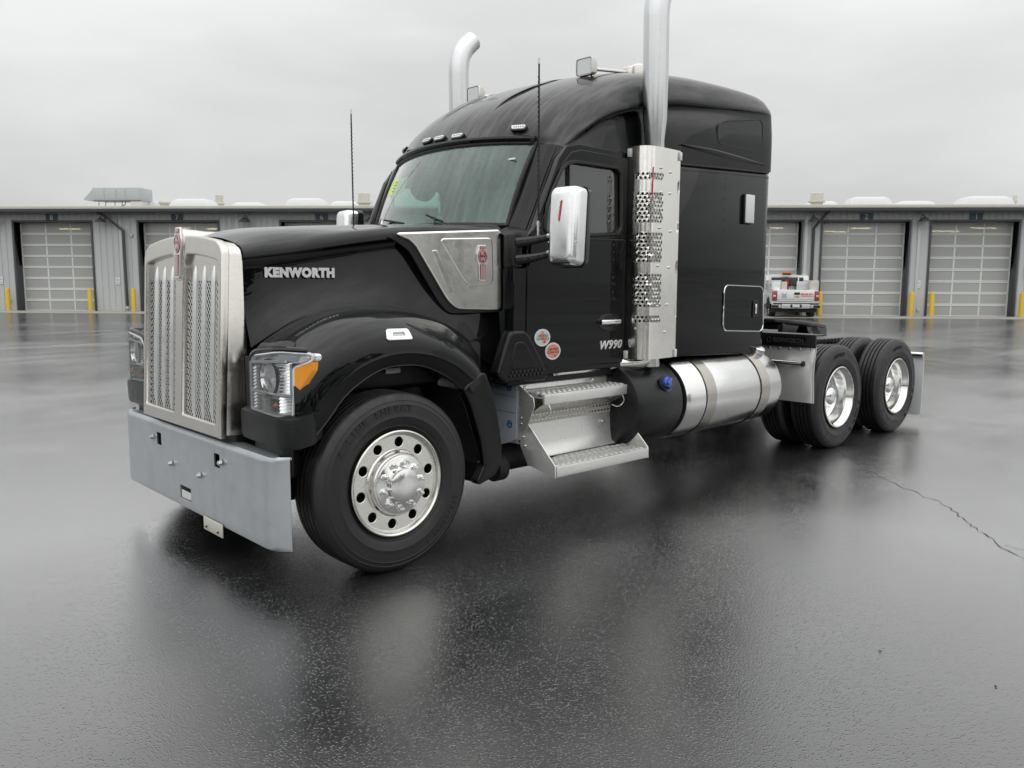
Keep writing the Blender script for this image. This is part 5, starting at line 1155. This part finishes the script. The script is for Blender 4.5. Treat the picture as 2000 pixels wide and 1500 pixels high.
# ---- chassis
b = MB()
for s in (NEAR, FAR): b.box((-.5, min(s*.40, s*.48), .66), (7.12, max(s*.40, s*.48), .94), .01)
for x in (.9, 2.4, 4.2, 4.9, 5.85, 7.08): b.box((x-.05, -.42, .70), (x+.05, .42, .90), .01)
b.build('frame_rails', 'frame', truck)
b = MB(); b.tube([(0, -1.0, .46), (0, 1.0, .46)], .06, 12); b.box((-.6, -.5, .9), (1.0, .5, 1.55), .05); b.build('engine_block', 'matte', truck)
b = MB()
for x in (RA1, RA2): b.tube([(x, -1.0, .503), (x, 1.0, .503)], .09, 16); b.revolve([(0, -.2), (.2, -.15), (.24, 0), (.2, .15), (0, .2)], (x, 0, .503), 'Y', 24)
b.build('rear_axles', 'matte', truck)
b = MB(); b.box((-.45, -.95, 1.0), (.85, -.55, 1.24), .03); b.box((-.45, .55, 1.0), (.85, .95, 1.24), .03); b.box((.78, -.82, .55), (1.04, .82, 1.7), .03); b.build('wheel_well', 'matte', truck)
b = MB(); b.box((.10, -.975, 1.085), (.20, -.968, 1.115)); wl_ = b.build('warning_label', 'sticker', truck)
# ---- quarter fenders in front of the drive tyres
def quarter(s):
    q = empty('quarter_fender', (4.65, s*1.0, .5), 0, truck)
    P = [(4.665, .50), (4.655, .60), (4.64, .75), (4.645, .88), (4.67, 1.02)]
    rows = [[(x-.035, s*y, z) for x, z in P] for y in (.60, .9, 1.22, 1.245)]; rows[-1] = [(x-.02, s*1.247, z) for x, z in P]
    b = MB(); b.grid(rows); b.solid(.004); b.build('fender_sheet', 'flap', q, sharp=45)
    b = MB(); b.tube([(x-.033, s*1.246, z) for x, z in P], .006, 6); b.build('sheet_edge', 'fascia', q)
    b = MB(); b.box((4.60, min(s*.60, s*1.255), 1.015), (4.625, max(s*.60, s*1.255), 1.135), .004); b.prism([(4.62, s*.60, 1.12), (4.62, s*1.25, 1.12), (4.82, s*1.25, 1.12), (4.82, s*.60, 1.12)], (0, 0, .012)); gd = b.build('upper_guard', 'plastic', q)
    F = frame4((4.598, s*.955, 1.072), (0, -1, 0), (0, 0, 1))
    plate('guard_plaque', rrect(-.21, -.035, .21, .035, .006), 'plastic_gloss', gd, (), .004, .001, F)
    link('guard_lettering', text_mesh('KENWORTH', .058, F @ Matrix.Translation((.03, 0, .004)), .002, 0, 1.05, 0, .30, .001), 'darkplastic', gd)
    plate('guard_mark', rrect(-.19, -.026, -.145, .026, .02), 'darkplastic', gd, [rrect(-.184, -.02, -.151, .02, .016)], .003, 0, F @ Matrix.Translation((0, 0, .004)))
    for i in range(6): hexbolt((4.615, s*(.68+i*.105), .998), (-1, 0, 0), .008, .006, 'bolt', 'stainless', q)
    b = MB(); b.tube([(4.575, s*.42, .865), (4.575, s*1.15, .865)], .024, 16); b.build('hanger_tube', 'stainless', q)
    b = MB(); b.tube([(4.575, s*1.15, .865), (4.575, s*1.165, .865)], .027, 16); b.build('tube_end', 'plastic', q)
    m_ = empty('mud_flap', (7.22, s*.95, .1), 0, truck)
    b = MB(); b.tube([(7.2, s*.42, .80), (7.2, s*1.215, .80)], .03, 16); b.build('flap_hanger', 'stainless', m_)
    F = frame4((7.205, s*.95, .45), (0, -1, 0), (.02, 0, 1)); plate('flap', rrect(-.27, -.335, .27, .325, .04), 'flapwhite', m_, (), .012, .003, F)
for s in (NEAR, FAR): quarter(s)
# ---- fifth wheel coupling
fw = empty('fifth_wheel', (5.85, 0, .95), 0, truck); T = Matrix.Translation((5.85, 0, 1.17)) @ Matrix.Rotation(R(5), 4, 'Y')
H = [(-.50, -.20), (-.47, -.40), (-.33, -.49), (.05, -.49), (.30, -.46), (.66, -.38), (.72, -.34), (.72, -.22), (.30, -.06), (.06, -.05), (-.02, 0), (.06, .05), (.30, .06), (.72, .22), (.72, .34), (.66, .38), (.30, .46), (.05, .49), (-.33, .49), (-.47, .40), (-.50, .20)]
b = MB(); b.mesh(plate_mesh(roundpoly(H, .03, 2), (), .045, .012, T, 2)); b.build('top_plate', 'frame', fw)
b = MB(); b.box((-.42, -.46, -.12), (.2, -.40, -.02), .01, 2, T); b.box((-.42, .40, -.12), (.2, .46, -.02), .01, 2, T); b.box((-.4, -.4, -.09), (-.34, .4, -.02), .01, 2, T); b.prism([T @ Vector(q) for q in ((.30, -.46, -.02), (.74, -.36, -.02), (.74, -.36, -.10), (.62, -.38, -.12))], (0, .10, 0)); b.build('plate_skirt', 'frame', fw)
for s in (NEAR, FAR): b = MB(); b.prism([(5.60, s*.40, .95), (6.05, s*.40, .95), (5.92, s*.40, 1.16), (5.76, s*.40, 1.16)], (0, s*.06, 0), .006); b.build('pivot_bracket', 'frame', fw)
b = MB(); b.tube([(5.5, -.52, 1.055), (5.75, -.50, 1.05), (5.82, -.40, 1.06)], .011, 8); b.tube([(5.48, -.45, 1.06), (5.46, -.55, 1.05)], .022, 8); b.build('release_handle', 'stainless', fw)
b = MB()
for s in (NEAR, FAR): b.box((5.2, min(s*.36, s*.52), .945), (6.75, max(s*.36, s*.52), .97), .006); [b.box((5.3+i*.085, min(s*.50, s*.525), .925), (5.345+i*.085, max(s*.50, s*.525), .985), .004, 1) for i in range(17)]
b.build('slide_rail', 'frame', fw)
# ---- inside the cab
b = MB(); b.box((1.12, -.95, 1.70), (1.42, .95, 1.93), .05, 3); b.box((1.25, -.62, 1.9), (1.48, -.12, 1.985), .03, 3); b.build('dashboard', 'darkplastic', truck)
for s in (NEAR, FAR):
    st = empty('seat', (1.95, s*.58, 1.2), 0, truck); dx, dz = (.0, 0) if s < 0 else (.06, -.22)
    b = MB(); b.box((1.97+dx, s*.58-.25, 1.50), (2.10, s*.58+.25, 2.12+dz), .05, 3); b.box((1.98+dx, s*.58-.14, 2.13+dz), (2.09, s*.58+.14, 2.28+dz), .04, 3); b.box((1.62, s*.58-.26, 1.38), (2.06, s*.58+.26, 1.54), .05, 3); b.build('seat_cushions', 'greyplastic', st)
b = MB(); P = [Vector((1.50+.09*math.sin(a), -.58+.2*math.cos(a), 1.93+.18*math.sin(a))) for a in [2*math.pi*k/28 for k in range(29)]]; b.tube(P, .014, 8); b.tube([(1.50, -.78, 1.93), (1.50, -.38, 1.93)], .014, 6); b.build('steering_wheel', 'darkplastic', truck)
b = MB(); b.box((1.06, -.97, 1.05), (2.2, .97, 1.10)); b.build('cab_floor', 'darkplastic', truck)
b = MB(); b.box((2.12, -.95, 1.1), (2.19, .95, 2.75)); b.build('sleeper_curtain', 'greyplastic', truck)
b = MB(); b.grid([[(1.42, -.78, 2.545), (1.30, 0, 2.56), (1.42, .78, 2.545)], [(2.15, -.95, 2.60), (2.15, 0, 2.68), (2.15, .95, 2.60)]]); b.build('headliner', 'greyplastic', truck)
# ================================================================== WHITE PICKUP BY THE BUILDING
pk_h = R(50)                                                    # heading measured from +Y towards +X
pk = empty('pickup_truck', (31.67, 13.70, 0), -pk_h); tag(pk, 'white service pickup with rear tailgate towards the camera beside door two', 'pickup')
# local frame: x to the right of the pickup, y forward, z up; rear bumper at y = 0
def L(b, name, mat, par=pk, **k): return b.build(name, mat, par, False, **k)
b = MB(); rows = []
SEC = [(-1.0, .62), (-1.01, .80), (-1.0, 1.0), (-.985, 1.18), (-.96, 1.235), (.96, 1.235), (.985, 1.18), (1.0, 1.0), (1.01, .80), (1.0, .62)]
for y in (.16, .2, 2.05): rows.append([(x, y, z) for x, z in SEC])
b.grid(rows); b.ngon(rows[0]); L(b, 'bed', 'whitepaint')
b = MB(); CAB = [(2.1, .6, 1.0, 1.24), (2.1, 1.24, .98, 1.24), (2.22, 1.86, .80, 1.9), (2.5, 1.90, .78, 1.92), (3.6, 1.88, .78, 1.9), (4.25, 1.28, .95, 1.3)]
rows = [[(-1.0, y, .6) for y in (2.1, 4.4)], [(-.98, y, 1.26) for y in (2.1, 4.4)]]
b.prism([(-.98, 2.1, .55), (-.98, 2.1, 1.26), (-.98, 2.24, 1.86), (-.98, 2.5, 1.93), (-.98, 3.5, 1.92), (-.98, 4.2, 1.28), (-.98, 5.6, 1.16), (-.98, 5.75, .9), (-.98, 5.75, .55)], (1.96, 0, 0), .05, 2); L(b, 'cab', 'whitepaint')
b = MB(); b.box((-.72, 2.10, 1.36), (.72, 2.20, 1.80), .04); L(b, 'rear_window', 'plastic_gloss')
tg = L(MB().box((-.80, .12, .74), (.80, .19, 1.245), .02), 'tailgate', 'whitepaint')
L(MB().box((-.79, .108, .835), (.79, .122, .842)), 'tailgate_groove', 'greyplastic', tg)
L(MB().box((-.07, .095, 1.03), (.17, .125, 1.135), .015), 'tailgate_handle', 'plastic_gloss', tg)
F = frame4((.05, .112, .945), (1, 0, 0), (0, 0, 1)); link('emblem', plate_mesh([(-.12, -.018), (-.05, -.018), (-.05, -.038), (.05, -.038), (.05, -.018), (.12, -.018), (.10, .018), (.05, .018), (.05, .038), (-.05, .038), (-.05, .018), (-.10, .018)], (), .012, .002, F), 'gold', tg, False)
link('phone_lettering', text_mesh('800.845.9413', .135, frame4((.48, .114, 1.045), (1, 0, 0), (0, 0, 1)), .002, 0, 1, 0, .54, .004), 'redmark', tg, False)
L(MB().box((.21, .110, .945), (.75, .116, .965)), 'lettering_line', 'redmark', tg)
F = frame4((-.50, .114, .985), (1, 0, 0), (0, 0, 1)); b = MB()
for P in ([(-.08, .02), (.08, .02), (.09, .10), (-.09, .10)], [(-.06, -.12), (.06, -.12), (.055, 0), (-.055, 0)], [(-.13, .03), (-.105, .03), (-.105, .19), (-.12, .19)], [(.105, .03), (.13, .03), (.12, .19), (.105, .19)], [(-.13, -.12), (-.08, -.12), (-.08, -.02), (-.12, -.02)], [(.08, -.12), (.13, -.12), (.12, -.02), (.08, -.02)]):
    Q = [(x*.86, z*.86) for x, z in P]; c_ = Vector((sum(q[0] for q in Q)/4, sum(q[1] for q in Q)/4)); b.mesh(plate_mesh(Q, [[tuple(c_+(Vector(q)-c_)*.62) for q in Q]], .003, 0, F))
link_me = b.build('truck_drawing', 'greyplastic', tg, False)
link('side_lettering', text_mesh('4X4', .10, frame4((-1.012, .62, 1.13), (0, -1, 0), (0, 0, 1)), .002), 'redmark', pk, False)
for sx in (-1, 1):
    tl = L(MB().box((min(sx*.805, sx*1.005), .10, .76), (max(sx*.805, sx*1.005), .24, 1.19), .03), 'tail_lamp', 'red')
    L(MB().box((min(sx*.86, sx*.97), .088, .94), (max(sx*.86, sx*.97), .105, 1.01), .006), 'reverse_lens', 'lampwhite', tl)
    w = empty('wheel', (sx*.86, 1.1, .4), 0, pk, False)
    for yy in (1.1, 4.65):
        L(MB().revolve([(.24, -.13), (.36, -.135), (.395, -.09), (.395, .09), (.36, .135), (.24, .13)], (sx*.86, yy, .395), 'X', 28), 'tyre', 'rubber', pk)
        L(MB().revolve([(0, sx*.10), (.10, sx*.11), (.13, sx*.07), (.20, sx*.09), (.25, sx*.125), (.25, -sx*.1)], (sx*.86, yy, .395), 'X', 28), 'rim', 'alu_wheel', pk)
    bpy.data.objects.remove(w)
    L(MB().revolve([(.40, sx*1.006), (.46, sx*1.018), (.47, sx*1.0)], (0, 1.1, .46), 'X', 24, 0, math.pi), 'wheel_arch', 'plastic')
    L(MB().revolve([(.44, sx*1.012), (0, sx*1.013)], (0, 1.1, .46), 'X', 24, -.3, math.pi+.3), 'arch_void', 'matte')
bp_ = L(MB().box((-.62, -.02, .42), (.62, .16, .63), .03), 'rear_bumper', 'galv')
L(MB().box((-1.02, .0, .44), (-.63, .2, .64), .03), 'bumper_end', 'galv', bp_); L(MB().box((.63, .0, .44), (1.02, .2, .64), .03), 'bumper_end', 'galv', bp_)
L(MB().box((-.98, -.01, .60), (.98, .14, .665), .01), 'bumper_pad', 'plastic', bp_); L(MB().box((-1.03, -.01, .46), (-.74, .1, .58), .02), 'step_pad', 'plastic', bp_); L(MB().box((.74, -.01, .46), (1.03, .1, .58), .02), 'step_pad', 'plastic', bp_)
L(MB().box((-.24, -.035, .47), (.24, -.015, .61), .008), 'plate_recess', 'plastic', bp_); pl2 = L(MB().box((-.155, -.045, .48), (.155, -.035, .60), .004), 'licence_plate', 'sticker', bp_)
L(MB().box((-.95, .3, .25), (.95, 1.4, .5)), 'underbody', 'matte'); L(MB().tube([(0, -.18, .42), (0, .2, .42)], .04, 10), 'tow_hitch', 'matte')
def carried(name, label, cat, parts, loc=(0, 0, 0)):
    o = empty(name, pk.matrix_basis @ Vector(loc), -pk_h); tag(o, label, cat)
    for bb, n, m_ in parts: bb.build(n, m_, o, False)
carried('tool_chest', 'tall left white side tool chest on the pickup bed', 'tool chest', [(MB().box((-1.0, .35, 1.24), (-.62, 2.0, 1.62), .015), 'chest_body', 'whitepaint'), (MB().box((-1.01, .34, 1.62), (-.60, 2.01, 1.66), .012), 'chest_lid', 'whitepaint'), (MB().box((-1.012, .7, 1.42), (-1.0, .78, 1.52), .004), 'latch', 'plastic'), (MB().box((-.60, .3, 1.24), (-.36, .5, 1.60), .012), 'end_box', 'fascia')])
carried('tool_chest', 'right white side tool chest with grey open lid on the pickup bed', 'tool chest', [(MB().box((.66, .3, 1.24), (1.0, 2.0, 1.66), .015), 'chest_body', 'fascia'), (MB().box((.12, .62, 1.25), (.66, .65, 1.62), .008), 'open_lid', 'galv')])
carried('headache_rack', 'white tube rack behind the pickup cab', 'rack', [(MB().tube(crs([(-.86, 2.04, 1.24), (-.86, 2.04, 1.74), (-.74, 2.04, 1.88), (0, 2.04, 1.885), (.34, 2.04, 1.88), (.46, 2.04, 1.78), (.46, 2.04, 1.3)], 40), .035, 10), 'rack_tube', 'whitepaint')])
carried('beacon', 'orange warning beacon on top of the pickup rack', 'beacon', [(MB().box((-.28, 1.95, 1.985), (.14, 2.15, 2.06), .025, 3), 'beacon_lens', 'orange'), (MB().box((-.25, 1.97, 1.92), (.12, 2.13, 1.985), .01), 'beacon_base', 'gutter')])
carried('compressor', 'dark compressor with red tank in the pickup bed', 'compressor', [(MB().box((-.12, 1.1, 1.40), (.22, 1.5, 1.76), .04, 3), 'motor_housing', 'darkplastic'), (MB().tube([(-.24, 1.0, 1.25), (-.24, 1.0, 1.7)], .09, 14), 'tank', 'red'), (MB().prism([(-.28, 1.0, 1.25), (.3, 1.0, 1.25), (.25, 1.0, 1.36), (.0, 1.0, 1.42), (-.2, 1.0, 1.37)], (0, .5, 0)), 'tarp', 'strap')])
# ================================================================== SMALL THINGS ON THE YARD
def litter():
    rnd = random.Random(11); b = MB()
    spots = [(x_, y_) for x_, y_ in [(-1.9, -3.0), (-2.25, -2.5), (1.6, -4.2), (1.75, -4.15), (2.0, -3.9), (1.0, -3.95), (2.35, -4.0), (2.6, -3.7)]]+[(rnd.uniform(-8, 9), rnd.uniform(-4.6, 14)) for _ in range(150)]
    for x_, y_ in spots:
        r = rnd.uniform(.003, .009); q = [Vector((rnd.gauss(0, 1), rnd.gauss(0, 1), abs(rnd.gauss(0, .6)))).normalized()*r for _ in range(7)]
        vv_ = [b.bm.verts.new(Vector((x_, y_, .002))+v) for v in q]
        try: bmesh.ops.convex_hull(b.bm, input=vv_)
        except Exception: pass
    o = b.build('grit', 'crack', sharp=None, weld=False); o['kind'] = 'stuff'; o['label'] = 'small dark bits of grit scattered on the wet asphalt'
litter()
o = MB().prism([(-2.06, -2.31, .004), (-2.03, -2.335, .008), (-1.995, -2.325, .005), (-2.0, -2.30, .01), (-2.035, -2.29, .004)], (0, 0, .003)).build('fallen_leaf', 'strap'); tag(o, 'small brown fallen leaf on wet asphalt left of the bumper', 'leaf')
